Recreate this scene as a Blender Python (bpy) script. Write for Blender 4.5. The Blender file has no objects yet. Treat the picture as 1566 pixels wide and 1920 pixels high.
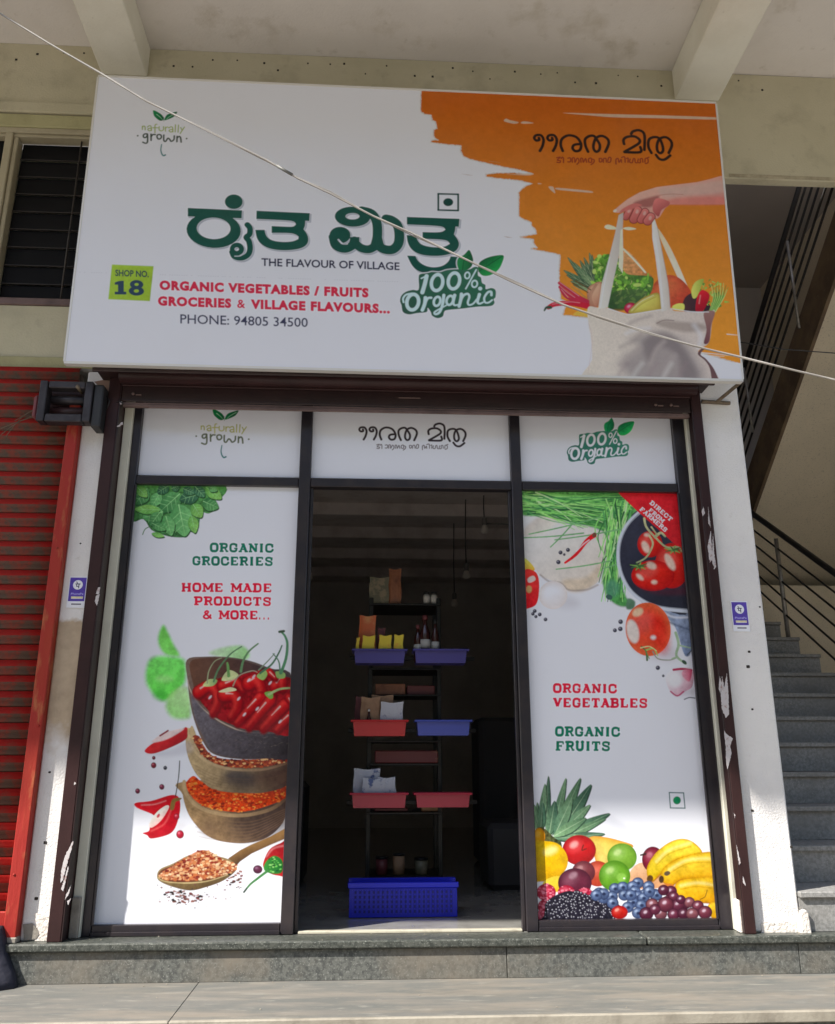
import bpy, bmesh, math, random
import numpy as np
from mathutils import Vector, Matrix
random.seed(7)
SC = bpy.context.scene
COL = SC.collection
# ------------------------------------------------------------------ camera
CX, CY, CZ = 1.179, -3.993, 0.761
YAW, PITCH, ROLL = math.radians(3.044), math.radians(16.444), math.radians(-0.051)
FPX = 1568.0
_f = np.array([math.sin(YAW)*math.cos(PITCH), math.cos(YAW)*math.cos(PITCH), math.sin(PITCH)])
_r = np.array([math.cos(YAW), -math.sin(YAW), 0.0])
_u = np.cross(_r, _f)
_r, _u = math.cos(ROLL)*_r+math.sin(ROLL)*_u, -math.sin(ROLL)*_r+math.cos(ROLL)*_u
cam = bpy.data.cameras.new('camera')
camo = bpy.data.objects.new('camera', cam)
COL.objects.link(camo)
m = Matrix.Identity(4)
for i in range(3):
    m[i][0], m[i][1], m[i][2] = _r[i], _u[i], -_f[i]
m[0][3], m[1][3], m[2][3] = CX, CY, CZ
camo.matrix_world = m
cam.sensor_fit = 'HORIZONTAL'
cam.sensor_width = 36.0
cam.lens = 36.0*FPX/1566.0
cam.clip_start = 0.05
cam.clip_end = 500
SC.camera = camo
# ------------------------------------------------------------------ light
LDIR = Vector((1.58, 1.0, -1.88)).normalized()
w = bpy.data.worlds.new('World')
SC.world = w
w.use_nodes = True
nt = w.node_tree
bg = nt.nodes['Background']
sky = nt.nodes.new('ShaderNodeTexSky')
sky.sky_type = 'NISHITA'
sky.sun_disc = False
sky.sun_elevation = math.asin(-LDIR.z)
sky.sun_rotation = math.atan2(-LDIR.x, -LDIR.y)
nt.links.new(sky.outputs[0], bg.inputs[0])
bg.inputs[1].default_value = 0.14
sun = bpy.data.lights.new('sun', 'SUN')
sun.energy = 4.8
sun.angle = math.radians(0.8)
sun.color = (1.0, 0.95, 0.87)
suno = bpy.data.objects.new('sun', sun)
suno.rotation_euler = LDIR.to_track_quat('-Z', 'Y').to_euler()
suno.location = (-4, -6, 9)
COL.objects.link(suno)
SC.view_settings.view_transform = 'Standard'
SC.view_settings.look = 'None'
SC.view_settings.gamma = 1
SC.view_settings.exposure = 0.90
SC.view_settings.use_curve_mapping = False
SC.cycles.max_bounces = 8
SC.cycles.diffuse_bounces = 6
SC.cycles.use_denoising = True

# ------------------------------------------------------------------ measuring helpers
C3 = np.array([CX, CY, CZ])


def ray(px, py):
    return _f+(px-783)/FPX*_r-(py-960)/FPX*_u


def on_y(px, py, y):
    d = ray(px, py)
    return C3+d*(y-CY)/d[1]


def on_z(px, py, z):
    d = ray(px, py)
    return C3+d*(z-CZ)/d[2]


def on_x(px, py, x):
    d = ray(px, py)
    return C3+d*(x-CX)/d[0]


def lin(c):
    c = np.asarray(c, float)/255.0
    return np.where(c <= 0.04045, c/12.92, ((c+0.055)/1.055)**2.4)


# ------------------------------------------------------------------ materials
def mat(name, col, rough=0.7, metal=0.0, noise=None, bump=0.0, bscale=60, spec=None, stretch=None, extra=None):
    """noise: list of (scale, colour2, lo, hi) layers mixed over the base colour."""
    mt = bpy.data.materials.new(name)
    mt.use_nodes = True
    t = mt.node_tree
    b = t.nodes['Principled BSDF']
    b.inputs['Roughness'].default_value = rough
    b.inputs['Metallic'].default_value = metal
    if spec is not None:
        b.inputs['Specular IOR Level'].default_value = spec
    tc = t.nodes.new('ShaderNodeTexCoord')
    mp = t.nodes.new('ShaderNodeMapping')
    t.links.new(tc.outputs['Object'], mp.inputs[0])
    if stretch:
        mp.inputs['Scale'].default_value = stretch
    cur = None
    if noise:
        for (s, c2, lo, hi) in noise:
            n = t.nodes.new('ShaderNodeTexNoise')
            n.inputs['Scale'].default_value = s
            n.inputs['Detail'].default_value = 6
            n.inputs['Roughness'].default_value = 0.6
            t.links.new(mp.outputs[0], n.inputs['Vector'])
            r = t.nodes.new('ShaderNodeMapRange')
            r.inputs[1].default_value = lo
            r.inputs[2].default_value = hi
            t.links.new(n.outputs['Fac'], r.inputs[0])
            mx = t.nodes.new('ShaderNodeMix')
            mx.data_type = 'RGBA'
            t.links.new(r.outputs[0], mx.inputs['Factor'])
            if cur is None:
                mx.inputs['A'].default_value = (*col, 1)
            else:
                t.links.new(cur, mx.inputs['A'])
            mx.inputs['B'].default_value = (*c2, 1)
            cur = mx.outputs['Result']
    if cur is not None:
        t.links.new(cur, b.inputs['Base Color'])
    else:
        b.inputs['Base Color'].default_value = (*col, 1)
    if bump:
        n = t.nodes.new('ShaderNodeTexNoise')
        n.inputs['Scale'].default_value = bscale
        n.inputs['Detail'].default_value = 5
        t.links.new(mp.outputs[0], n.inputs['Vector'])
        bp = t.nodes.new('ShaderNodeBump')
        bp.inputs['Strength'].default_value = bump
        bp.inputs['Distance'].default_value = 0.01
        t.links.new(n.outputs['Fac'], bp.inputs['Height'])
        t.links.new(bp.outputs[0], b.inputs['Normal'])
    return mt


M = {}
M['cream'] = mat('cream_paint', (.58, .53, .38), .8, noise=[(1.1, (.47, .43, .29), .42, .7), (3.2, (.44, .40, .28), .52, .70), (9, (.38, .34, .24), .58, .85), (40, (.30, .26, .2), .70, .82)], bump=.25, bscale=90)
M['soffit'] = mat('soffit_paint', (.76, .72, .68), .85, noise=[(1.4, (.68, .64, .60), .4, .7), (3.5, (.58, .53, .46), .55, .72), (12, (.45, .41, .35), .62, .9), (55, (.33, .29, .24), .72, .84)], bump=.2, bscale=70)
M['beam'] = mat('beam_paint', (.82, .80, .70), .8, noise=[(2, (.70, .67, .56), .4, .7), (25, (.45, .42, .34), .65, .85)], bump=.2, bscale=80)
M['dirt_band'] = mat('damp_stained_cream', (.50, .44, .31), .85, noise=[(5, (.22, .18, .11), .45, .7), (30, (.12, .1, .07), .6, .8)], bump=.3, bscale=60)
M['olive'] = mat('yellowed_ledge_paint', (.44, .41, .22), .8, noise=[(4, (.32, .29, .15), .45, .75)], bump=.3)
M['white'] = mat('white_limewash', (.80, .78, .76), .85, noise=[(2.2, (.68, .66, .66), .45, .75), (14, (.56, .52, .48), .64, .85), (60, (.35, .28, .22), .73, .84)], bump=.4, bscale=120)
M['brown_guide'] = mat('brown_enamel', (.040, .017, .017), .42, noise=[(6, (.028, .013, .013), .4, .7), (45, (.16, .1, .09), .70, .82)], bump=.1, spec=.25)
M['brown_dark'] = mat('dark_brown_enamel', (.028, .012, .012), .4, noise=[(5, (.018, .009, .009), .4, .7), (35, (.07, .045, .04), .7, .85)], bump=.1)
M['bar_brown'] = mat('dusty_brown_bar', (.15, .095, .085), .6, noise=[(8, (.08, .05, .045), .45, .7)])
M['alu'] = mat('dark_bronze_aluminium', (.030, .026, .032), .30, 0.3, noise=[(10, (.045, .036, .038), .45, .7)], spec=.5)
M['red'] = mat('red_shutter_paint', (.42, .020, .016), .6, spec=.15, noise=[(2.5, (.32, .03, .022), .40, .65), (9, (.22, .06, .04), .50, .72), (60, (.22, .13, .09), .64, .8)], bump=.15, stretch=(1, 1, 1.4))
M['red_guide'] = mat('orange_red_guide_paint', (.33, .028, .022), .55, spec=.2, noise=[(4, (.34, .045, .022), .4, .65), (30, (.40, .13, .055), .55, .72), (60, (.16, .05, .03), .70, .8)], bump=.25, stretch=(1, 1, .25))
M['slat_grime'] = mat('grimy_slat_edge', (.13, .10, .075), .8, noise=[(20, (.07, .05, .04), .4, .7)])
M['slat_edge'] = mat('worn_slat_edge', (.12, .075, .052), .7, noise=[(20, (.24, .05, .03), .45, .6), (60, (.09, .06, .045), .5, .7)])
M['granite'] = mat('speckled_grey_granite', (.135, .138, .125), .6, noise=[(60, (.07, .073, .068), .42, .6), (130, (.26, .265, .24), .56, .7), (2.2, (.20, .172, .135), .5, .75)], bump=.05, spec=.4)
M['granite_dark'] = mat('polished_dark_granite_nosing', (.085, .09, .078), .4, noise=[(70, (.035, .04, .035), .4, .6), (150, (.27, .28, .25), .57, .7)], spec=.5)
M['stone'] = mat('streaked_grey_stone', (.160, .156, .142), .65, noise=[(2.2, (.23, .207, .175), .42, .62), (5, (.13, .134, .125), .44, .62), (9, (.26, .25, .22), .56, .70), (60, (.18, .172, .15), .5, .8), (1.1, (.20, .175, .14), .5, .7), (18, (.30, .27, .225), .62, .8)], bump=.12, bscale=150, stretch=(.7, 3.2, 1))
M['stone_edge'] = mat('pale_worn_stone_edge', (.32, .29, .235), .65, noise=[(8, (.22, .195, .155), .45, .7)], bump=.2)
M['stair'] = mat('grey_granite_stair', (.30, .295, .285), .7, noise=[(60, (.20, .198, .19), .4, .6), (140, (.42, .41, .39), .58, .72), (3, (.22, .21, .195), .45, .7)], spec=.35)
M['asphalt'] = mat('dusty_road', (.40, .36, .31), .9, noise=[(4, (.22, .2, .18), .4, .7)], bump=.3)
M['dark_wall'] = mat('room_wall_paint', (.74, .70, .65), .85, noise=[(3, (.62, .58, .54), .4, .7)])
M['room_ceiling'] = mat('room_ceiling_paint', (.82, .75, .71), .85, noise=[(5, (.62, .54, .50), .45, .75)])
M['room_floor'] = mat('polished_grey_tile', (.30, .295, .275), .10, noise=[(9, (.22, .215, .20), .4, .7)], spec=.5)
M['threshold'] = mat('worn_metal_threshold', (.62, .58, .46), .4, .2, noise=[(20, (.4, .36, .28), .5, .75)])
M['stairwell'] = mat('stairwell_grey_paint', (.38, .345, .32), .85, noise=[(3, (.40, .36, .335), .4, .7)])
M['stringer'] = mat('brown_stained_stringer', (.19, .13, .075), .75, noise=[(4, (.12, .08, .05), .4, .6), (20, (.25, .19, .13), .6, .8)], bump=.3)
M['stair_soffit'] = mat('stair_soffit_cream', (.76, .665, .51), .85, noise=[(2, (.68, .60, .46), .4, .7), (80, (.35, .31, .25), .55, .8)], bump=.35, bscale=160)
M['rail'] = mat('black_steel_rail', (.022, .02, .02), .45, .4)
M['rail_post'] = mat('brushed_steel_post', (.34, .32, .29), .4, .6, noise=[(30, (.2, .19, .17), .45, .7)])
M['pale_strip'] = mat('cream_jamb_strip', (.64, .62, .52), .7, noise=[(3, (.5, .48, .40), .45, .75), (40, (.38, .34, .28), .66, .82)])
M['tan_stain'] = mat('tan_stained_plaster', (.50, .36, .20), .85, noise=[(7, (.36, .25, .13), .42, .68), (25, (.62, .55, .45), .58, .75)], bump=.4)
M['edge'] = mat('sign_edge_white', (.72, .70, .66), .4, .2)
M['steel_dark'] = mat('greasy_dark_steel', (.055, .05, .056), .5, .5, noise=[(15, (.03, .026, .03), .4, .7), (50, (.12, .1, .09), .65, .8)])
M['bracket'] = mat('rusty_steel_angle', (.17, .13, .09), .6, .3, noise=[(25, (.10, .065, .04), .45, .7)])
M['scrape'] = mat('scraped_white_paint', (.52, .485, .49), .7, noise=[(60, (.35, .24, .23), .55, .66)])
M['pit'] = mat('dark_nail_hole', (.03, .025, .02), .9)
M['win_frame'] = mat('cream_window_frame', (.42, .37, .25), .5, noise=[(6, (.34, .29, .19), .45, .7)])
M['win_dark'] = mat('dark_louvre_pane', (.007, .007, .008), .5, spec=.12)
M['win_bar'] = mat('window_grille_bar', (.055, .047, .042), .5, .3)
M['purple'] = mat('purple_plastic', (.075, .062, .30), .3)
M['blue'] = mat('blue_plastic', (.07, .10, .50), .3)
M['redp'] = mat('red_plastic', (.62, .022, .028), .3)
M['pinkred'] = mat('crimson_plastic', (.52, .025, .065), .3)
M['crate_blue'] = mat('blue_crate_plastic', (.010, .020, .60), .35)
M['rack'] = mat('black_rack_metal', (.018, .017, .017), .4, .4)
M['orange_pack'] = mat('orange_packet_film', (.72, .16, .05), .35, noise=[(14, (.78, .34, .12), .5, .7)])
M['brown_pack'] = mat('brown_printed_packet', (.34, .13, .065), .5, noise=[(18, (.2, .07, .04), .5, .7)])
M['olive_pack'] = mat('olive_printed_carton', (.16, .15, .10), .5, noise=[(16, (.30, .24, .16), .52, .62)])
M['yellow'] = mat('yellow_carton', (.88, .68, .05), .5, noise=[(22, (.85, .36, .04), .56, .7)])
M['kraft'] = mat('kraft_paper', (.44, .26, .15), .75, noise=[(12, (.30, .17, .10), .45, .7)], bump=.3, bscale=20)
M['white_pack'] = mat('white_paper_packet', (.62, .62, .68), .6, noise=[(28, (.25, .25, .38), .62, .68)], bump=.25, bscale=15)
M['bluewhite'] = mat('blue_and_white_packet', (.55, .57, .66), .5, noise=[(14, (.10, .14, .32), .53, .6)], bump=.25, bscale=12)
M['bottle'] = mat('dark_sauce_bottle', (.05, .014, .012), .1, spec=.6)
M['label_white'] = mat('white_paper_label', (.6, .58, .55), .6)
M['maroon'] = mat('maroon_tray', (.16, .035, .04), .5, noise=[(14, (.3, .16, .09), .64, .7)])
M['bulb'] = mat('unlit_frosted_bulb', (.62, .58, .52), .3)
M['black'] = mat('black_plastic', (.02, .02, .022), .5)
M['navy_matte'] = mat('dark_navy_matte', (.016, .017, .032), .85, noise=[(10, (.03, .03, .045), .45, .7)], bump=.5, bscale=25)
M['cable'] = mat('sun_bleached_cable_sheath', (.30, .28, .255), .5, noise=[(4, (.48, .45, .41), .5, .7)])
M['tape'] = mat('grey_insulation_tape', (.12, .12, .11), .5)
M['mortar'] = mat('grey_cement_patch', (.27, .245, .21), .9, noise=[(12, (.17, .15, .13), .45, .7)], bump=.6, bscale=30)
M['white_grit'] = mat('gritty_white_plaster', (.78, .72, .66), .9, noise=[(25, (.6, .54, .48), .52, .7), (90, (.4, .33, .28), .62, .75)], bump=.8, bscale=70)
M['pvc'] = mat('grey_conduit', (.2, .19, .18), .5)


# ------------------------------------------------------------------ mesh helpers
def new_obj(name, me, parent=None):
    o = bpy.data.objects.new(name, me)
    COL.objects.link(o)
    if parent is not None:
        o.parent = parent
    return o


def tag(o, label=None, cat=None, group=None, kind=None):
    if label:
        o['label'] = label
    if cat:
        o['category'] = cat
    if group:
        o['group'] = group
    if kind:
        o['kind'] = kind
    return o


def thing(name, label, cat, loc=(0, 0, 0), group=None, kind=None):
    o = new_obj(name, None)
    o.location = loc
    o.empty_display_size = .05
    return tag(o, label, cat, group, kind)


def fin(bm, name, material, parent=None, smooth=False, mats=None):
    bmesh.ops.recalc_face_normals(bm, faces=bm.faces)
    if parent is not None:
        off = Vector(parent.location)
        p = parent.parent
        while p is not None:
            off += Vector(p.location)
            p = p.parent
        bmesh.ops.translate(bm, vec=-off, verts=bm.verts)
    me = bpy.data.meshes.new(name)
    bm.to_mesh(me)
    bm.free()
    for mm in (mats or [material]):
        me.materials.append(mm)
    if smooth:
        for p in me.polygons:
            p.use_smooth = True
    return new_obj(name, me, parent)


def bm_box(bm, x0, x1, y0, y1, z0, z1, bev=0.0, mi=0):
    vs = [bm.verts.new(p) for p in ((x0, y0, z0), (x1, y0, z0), (x1, y1, z0), (x0, y1, z0), (x0, y0, z1), (x1, y0, z1), (x1, y1, z1), (x0, y1, z1))]
    fs = [bm.faces.new([vs[i] for i in q]) for q in ((0, 3, 2, 1), (4, 5, 6, 7), (0, 1, 5, 4), (1, 2, 6, 5), (2, 3, 7, 6), (3, 0, 4, 7))]
    for f in fs:
        f.material_index = mi
    if bev > 0:
        es = list({e for f in fs for e in f.edges})
        bmesh.ops.bevel(bm, geom=es, offset=bev, segments=1, affect='EDGES', profile=.5)
    return vs


def box(name, material, parent, x0, x1, y0, y1, z0, z1, bev=0.004):
    bm = bmesh.new()
    bm_box(bm, min(x0, x1), max(x0, x1), min(y0, y1), max(y0, y1), min(z0, z1), max(z0, z1), bev)
    return fin(bm, name, material, parent)


def bm_tube(bm, pts, r, n=8, r2=None):
    pts = [Vector(p) for p in pts]
    rings = []
    for i, p in enumerate(pts):
        d = (pts[min(i+1, len(pts)-1)]-pts[max(i-1, 0)]).normalized()
        a = Vector((0, 0, 1)) if abs(d.z) < .9 else Vector((1, 0, 0))
        u = d.cross(a).normalized()
        v = d.cross(u).normalized()
        rr = r if r2 is None else r+(r2-r)*i/(len(pts)-1)
        rings.append([bm.verts.new(p+u*rr*math.cos(2*math.pi*k/n)+v*rr*math.sin(2*math.pi*k/n)) for k in range(n)])
    for a, b in zip(rings, rings[1:]):
        for k in range(n):
            bm.faces.new((a[k], a[(k+1) % n], b[(k+1) % n], b[k]))
    bm.faces.new(rings[0][::-1])
    bm.faces.new(rings[-1])


def tube(name, material, parent, pts, r, n=8, r2=None):
    bm = bmesh.new()
    bm_tube(bm, pts, r, n, r2)
    return fin(bm, name, material, parent, smooth=True)


def bm_lathe(bm, cx, cy, prof, n=16):
    rings = []
    for (r, z) in prof:
        rings.append([bm.verts.new((cx+r*math.cos(2*math.pi*k/n), cy+r*math.sin(2*math.pi*k/n), z)) for k in range(n)])
    for a, b in zip(rings, rings[1:]):
        for k in range(n):
            bm.faces.new((a[k], a[(k+1) % n], b[(k+1) % n], b[k]))
    bm.faces.new(rings[0][::-1])
    bm.faces.new(rings[-1])


def lathe(name, material, parent, cx, cy, prof, n=16):
    bm = bmesh.new()
    bm_lathe(bm, cx, cy, prof, n)
    return fin(bm, name, material, parent, smooth=True)


def prism(name, material, parent, pts, dvec, bev=0.0):
    """polygon (world points) extruded along dvec."""
    bm = bmesh.new()
    a = [bm.verts.new(p) for p in pts]
    b = [bm.verts.new(Vector(p)+Vector(dvec)) for p in pts]
    bm.faces.new(a)
    bm.faces.new(b[::-1])
    n = len(a)
    for i in range(n):
        bm.faces.new((a[i], b[i], b[(i+1) % n], a[(i+1) % n]))
    if bev:
        bmesh.ops.bevel(bm, geom=list(bm.edges), offset=bev, segments=1, affect='EDGES')
    return fin(bm, name, material, parent)


# ------------------------------------------------------------------ printed artwork (numpy generated)
def catmull(pts, closed=True, sub=6):
    P = np.asarray(pts, float)
    n = len(P)
    out = []
    rng = range(n) if closed else range(n-1)
    for i in rng:
        if closed:
            p0, p1, p2, p3 = P[(i-1) % n], P[i], P[(i+1) % n], P[(i+2) % n]
        else:
            p0, p1, p2, p3 = P[max(i-1, 0)], P[i], P[i+1], P[min(i+2, n-1)]
        for k in range(sub):
            t = k/sub
            out.append(.5*((2*p1)+(-p0+p2)*t+(2*p0-5*p1+4*p2-p3)*t*t+(-p0+3*p1-3*p2+p3)*t**3))
    if not closed:
        out.append(P[-1])
    return np.array(out)


def soften(pts):
    """round off the shallow corners of an outline, keep the sharp ones."""
    P = [np.array(p, float) for p in pts]
    if len(P) < 6:
        return np.array(P)
    for _ in range(3):
        out = []
        n = len(P)
        for i in range(n):
            a, b, c = P[i-1], P[i], P[(i+1) % n]
            u, v = b-a, c-b
            t = abs(math.degrees(math.atan2(u[0]*v[1]-u[1]*v[0], u @ v)))
            if 1 < t < 52:
                out += [b*.75+a*.25, b*.75+c*.25]
            else:
                out.append(b)
        P = out
    return np.array(P)


class Print:
    def __init__(self, origin, uvec, vvec, wm, hm, res, white):
        self.o, self.u, self.v = np.array(origin, float), np.array(uvec, float), np.array(vvec, float)
        self.u /= np.linalg.norm(self.u)
        self.v /= np.linalg.norm(self.v)
        self.n = np.cross(self.u, self.v)
        self.wm, self.hm, self.res = wm, hm, res
        self.W, self.H = int(wm*res), int(hm*res)
        self.white = lin(white)
        self.img = np.ones((self.H, self.W, 3), np.float32)*0.8
        self.rs = np.random.RandomState(3)
        self.noises = {}
        self.view(0, 0, 1)

    def col(self, c):
        return np.clip(lin(c)/self.white*0.8, 0, .85)

    def setwhite(self, w_):
        self.white = lin(w_)

    def view(self, ox, oy, s, sy=None):
        self.ox, self.oy, self.sx, self.sy = ox, oy, s, sy or s

    def map(self, pts):
        pts = np.asarray(pts, float).reshape(-1, 2)
        out = []
        for x, y in pts:
            d = ray(self.ox+x/self.sx, self.oy+y/self.sy)
            t = np.dot(self.o-C3, self.n)/np.dot(d, self.n)
            p = C3+d*t-self.o
            out.append((np.dot(p, self.u)*self.res, np.dot(p, self.v)*self.res))
        return np.array(out)

    def scale(self, x, y):
        a = self.map([(x, y), (x+1, y), (x, y+1)])
        return .5*(np.linalg.norm(a[1]-a[0])+np.linalg.norm(a[2]-a[0]))

    def grid(self, lo, hi, pad):
        x0, y0 = max(0, int(lo[0]-pad)), max(0, int(lo[1]-pad))
        x1, y1 = min(self.W, int(hi[0]+pad)+2), min(self.H, int(hi[1]+pad)+2)
        if x1 <= x0 or y1 <= y0:
            return None
        X, Y = np.meshgrid(np.arange(x0, x1)+.5, np.arange(y0, y1)+.5)
        return x0, x1, y0, y1, X, Y

    def noise(self, cell, seed=0):
        k = (cell, seed)
        if k not in self.noises:
            tot = np.zeros((self.H, self.W), np.float32)
            amp = 1.0
            rs = np.random.RandomState(seed+11)
            c = max(cell, 1.0)
            for _ in range(3):
                h, w_ = int(self.H/c)+3, int(self.W/c)+3
                g = rs.rand(h, w_)
                yy, xx = np.arange(self.H)/c, np.arange(self.W)/c
                yi, xi = yy.astype(int), xx.astype(int)
                fy, fx = (yy-yi)[:, None], (xx-xi)[None, :]
                fy, fx = fy*fy*(3-2*fy), fx*fx*(3-2*fx)
                tot += amp*((g[yi][:, xi]*(1-fx)+g[yi][:, xi+1]*fx)*(1-fy)+(g[yi+1][:, xi]*(1-fx)+g[yi+1][:, xi+1]*fx)*fy)
                amp *= .55
                c = max(1.0, c/2)
            tot = (tot-tot.mean())/tot.std()
            self.noises[k] = tot
        return self.noises[k]

    # --- signed distances in canvas pixels
    def sd_poly(self, P, X, Y):
        d2 = np.full(X.shape, 1e12)
        ins = np.zeros(X.shape, bool)
        n = len(P)
        for i in range(n):
            a, b = P[i], P[(i+1) % n]
            ab = b-a
            L = ab @ ab
            if L < 1e-12:
                continue
            t = np.clip(((X-a[0])*ab[0]+(Y-a[1])*ab[1])/L, 0, 1)
            d2 = np.minimum(d2, (X-a[0]-t*ab[0])**2+(Y-a[1]-t*ab[1])**2)
            if a[1] != b[1]:
                c = ((a[1] > Y) != (b[1] > Y)) & (X < (b[0]-a[0])*(Y-a[1])/(b[1]-a[1])+a[0])
                ins ^= c
        d = np.sqrt(d2)
        return np.where(ins, -d, d)

    def sd_stroke(self, P, r0, r1, X, Y):
        out = np.full(X.shape, 1e6)
        n = len(P)-1
        for i in range(n):
            a, b = P[i], P[i+1]
            ab = b-a
            L = max(ab @ ab, 1e-9)
            t = np.clip(((X-a[0])*ab[0]+(Y-a[1])*ab[1])/L, 0, 1)
            ra, rb = r0+(r1-r0)*i/n, r0+(r1-r0)*(i+1)/n
            out = np.minimum(out, np.hypot(X-a[0]-t*ab[0], Y-a[1]-t*ab[1])-(ra+(rb-ra)*t))
        return out

    def put(self, g, mask, col, alpha=1.0):
        x0, x1, y0, y1 = g[:4]
        a = (np.clip(mask, 0, 1)*alpha)[..., None].astype(np.float32)
        sub = self.img[y0:y1, x0:x1]
        self.img[y0:y1, x0:x1] = sub*(1-a)+np.asarray(col, np.float32)*a

    def shade(self, g, sd, c, c2=None, ang=0, rim=None, nz=None, tex=None):
        X, Y = g[4], g[5]
        base = np.ones(X.shape+(3,))*self.col(c)
        if c2 is not None:
            dx, dy = math.cos(math.radians(ang)), math.sin(math.radians(ang))
            p = X*dx+Y*dy
            ins = sd < 0
            if ins.any():
                lo, hi = p[ins].min(), p[ins].max()
                t = np.clip((p-lo)/max(hi-lo, 1e-6), 0, 1)[..., None]
                base = base*(1-t)+self.col(c2)*t
        if rim is not None:
            wd, rc = rim
            ins = sd < 0
            depth = -sd[ins].min() if ins.any() else 1
            t = np.clip(1+sd/(depth*wd), 0, 1)[..., None]**1.5
            base = base*(1-t)+self.col(rc)*t
        if nz is not None:
            amp, cell, seed = nz
            N = self.noise(cell, seed)[g[2]:g[3], g[0]:g[1]][..., None]
            base = base*np.clip(1+amp*N, .1, 2.5)
        return base

    def poly(self, pts, c, c2=None, ang=0, smooth=True, soft=0, rim=None, nz=None, alpha=1, sub=5):
        P = self.map(catmull(pts, True, sub) if smooth else pts)
        sc = self.scale(*np.mean(np.asarray(pts, float), axis=0))
        s = max(.7, soft*sc)
        g = self.grid(P.min(0), P.max(0), 2+s*1.5)
        if g is None:
            return
        sd = self.sd_poly(P, g[4], g[5])
        t = np.clip(.5-sd/(2*s), 0, 1)
        t = t*t*(3-2*t) if soft else t
        self.put(g, t, self.shade(g, sd, c, c2, ang, rim, nz), alpha)

    def ell(self, cx, cy, rx, ry, rot, c, **k):
        a = math.radians(rot)
        pts = [(cx+rx*math.cos(t)*math.cos(a)-ry*math.sin(t)*math.sin(a), cy+rx*math.cos(t)*math.sin(a)+ry*math.sin(t)*math.cos(a)) for t in np.linspace(0, 2*math.pi, 14, endpoint=False)]
        k.setdefault('sub', 3)
        self.poly(pts, c, **k)

    def stroke(self, pts, w_, c, w2=None, c2=None, ang=90, soft=0, smooth=True, alpha=1, nz=None, rim=None):
        P = self.map(catmull(pts, False, 5) if smooth and len(pts) > 2 else pts)
        sc = self.scale(*np.mean(np.asarray(pts, float), axis=0))
        r0, r1 = w_*sc/2, (w_ if w2 is None else w2)*sc/2
        s = max(.7, soft*sc)
        g = self.grid(P.min(0), P.max(0), 2+max(r0, r1)+s*1.5)
        if g is None:
            return
        sd = self.sd_stroke(P, r0, r1, g[4], g[5])
        self.put(g, np.clip(.5-sd/(2*s), 0, 1), self.shade(g, sd, c, c2, ang, rim, nz), alpha)

    def glyphs(self, parts, passes):
        """parts: ('p',pts,smooth) | ('s',pts,w[,w2]) | ('e',cx,cy,rx,ry,rot) | ('-', part) | ('t', tris).  union, with '-' cut out.
        passes: list of (grow_px_view, dx, dy, colour, alpha)"""
        prim = []
        allp = []
        for p in parts:
            neg = p[0] == '-'
            if neg:
                p = p[1]
            if p[0] == 'p':
                Q = self.map(catmull(p[1], True, 5) if p[2] else soften(p[1]))
                prim.append((neg, 'p', Q))
                R_ = 0
            elif p[0] == 's':
                Q = self.map(catmull(p[1], False, 5) if len(p[1]) > 2 else p[1])
                sc = self.scale(*np.mean(np.asarray(p[1], float), axis=0))
                R_ = p[2]*sc/2
                prim.append((neg, 's', Q, R_, (p[3] if len(p) > 3 else p[2])*sc/2))
            elif p[0] == 'e':
                cx, cy, rx, ry, rot = p[1:]
                a = math.radians(rot)
                pts = [(cx+rx*math.cos(t)*math.cos(a)-ry*math.sin(t)*math.sin(a), cy+rx*math.cos(t)*math.sin(a)+ry*math.sin(t)*math.cos(a)) for t in np.linspace(0, 2*math.pi, 32, endpoint=False)]
                Q = self.map(pts)
                prim.append((neg, 'p', Q))
                R_ = 0
            allp += [Q.min(0)-R_, Q.max(0)+R_]
        allp = np.array(allp)
        g = self.grid(allp.min(0), allp.max(0), 14)
        if g is None:
            return
        sd = np.full(g[4].shape, 1e6)
        for neg, kind, *a in prim:
            # order matters: later strokes may refill an earlier cut
            d = self.sd_poly(a[0], g[4], g[5]) if kind == 'p' else self.sd_stroke(a[0], a[1], a[2], g[4], g[5])
            sd = np.maximum(sd, -d) if neg else np.minimum(sd, d)
        sc = self.scale(0, 0) if False else np.linalg.norm(self.map([(1, 0)])[0]-self.map([(0, 0)])[0])
        for grow, dx, dy, c, al in passes:
            s = np.roll(np.roll(sd, int(round(dx*sc)), 1), int(round(dy*sc)), 0)
            self.put(g, np.clip(.5-(s-grow*sc), 0, 1), self.col(c), al)

    def text(self, s, x0, y0, x1, y1, cap, c, bold=0.0, halo=None, spacing=1.0):
        """text whose baseline runs (x0,y0)->(x1,y1) in view units, with capital height cap."""
        cu = bpy.data.curves.new('tmp', 'FONT')
        cu.body = s
        cu.resolution_u = 3
        cu.space_character = spacing
        cu.offset = bold
        o = bpy.data.objects.new('tmp', cu)
        COL.objects.link(o)
        me = bpy.data.meshes.new_from_object(o)
        me.calc_loop_triangles()
        V = np.array([v.co[:2] for v in me.vertices])
        T = np.array([t.vertices[:] for t in me.loop_triangles])
        bpy.data.objects.remove(o)
        bpy.data.curves.remove(cu)
        bpy.data.meshes.remove(me)
        lo, hi = V[:, 0].min(), V[:, 0].max()
        ch = 0.70
        t = (V[:, 0]-lo)/(hi-lo)
        Q = np.stack([x0+(x1-x0)*t, y0+(y1-y0)*t-V[:, 1]/ch*cap], 1)
        P = self.map(Q)
        SS = 3
        pad = 6
        g = self.grid(P.min(0), P.max(0), pad)
        if g is None:
            return
        gx0, gx1, gy0, gy1 = g[:4]
        acc = np.zeros(((gy1-gy0)*SS, (gx1-gx0)*SS), bool)
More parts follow.
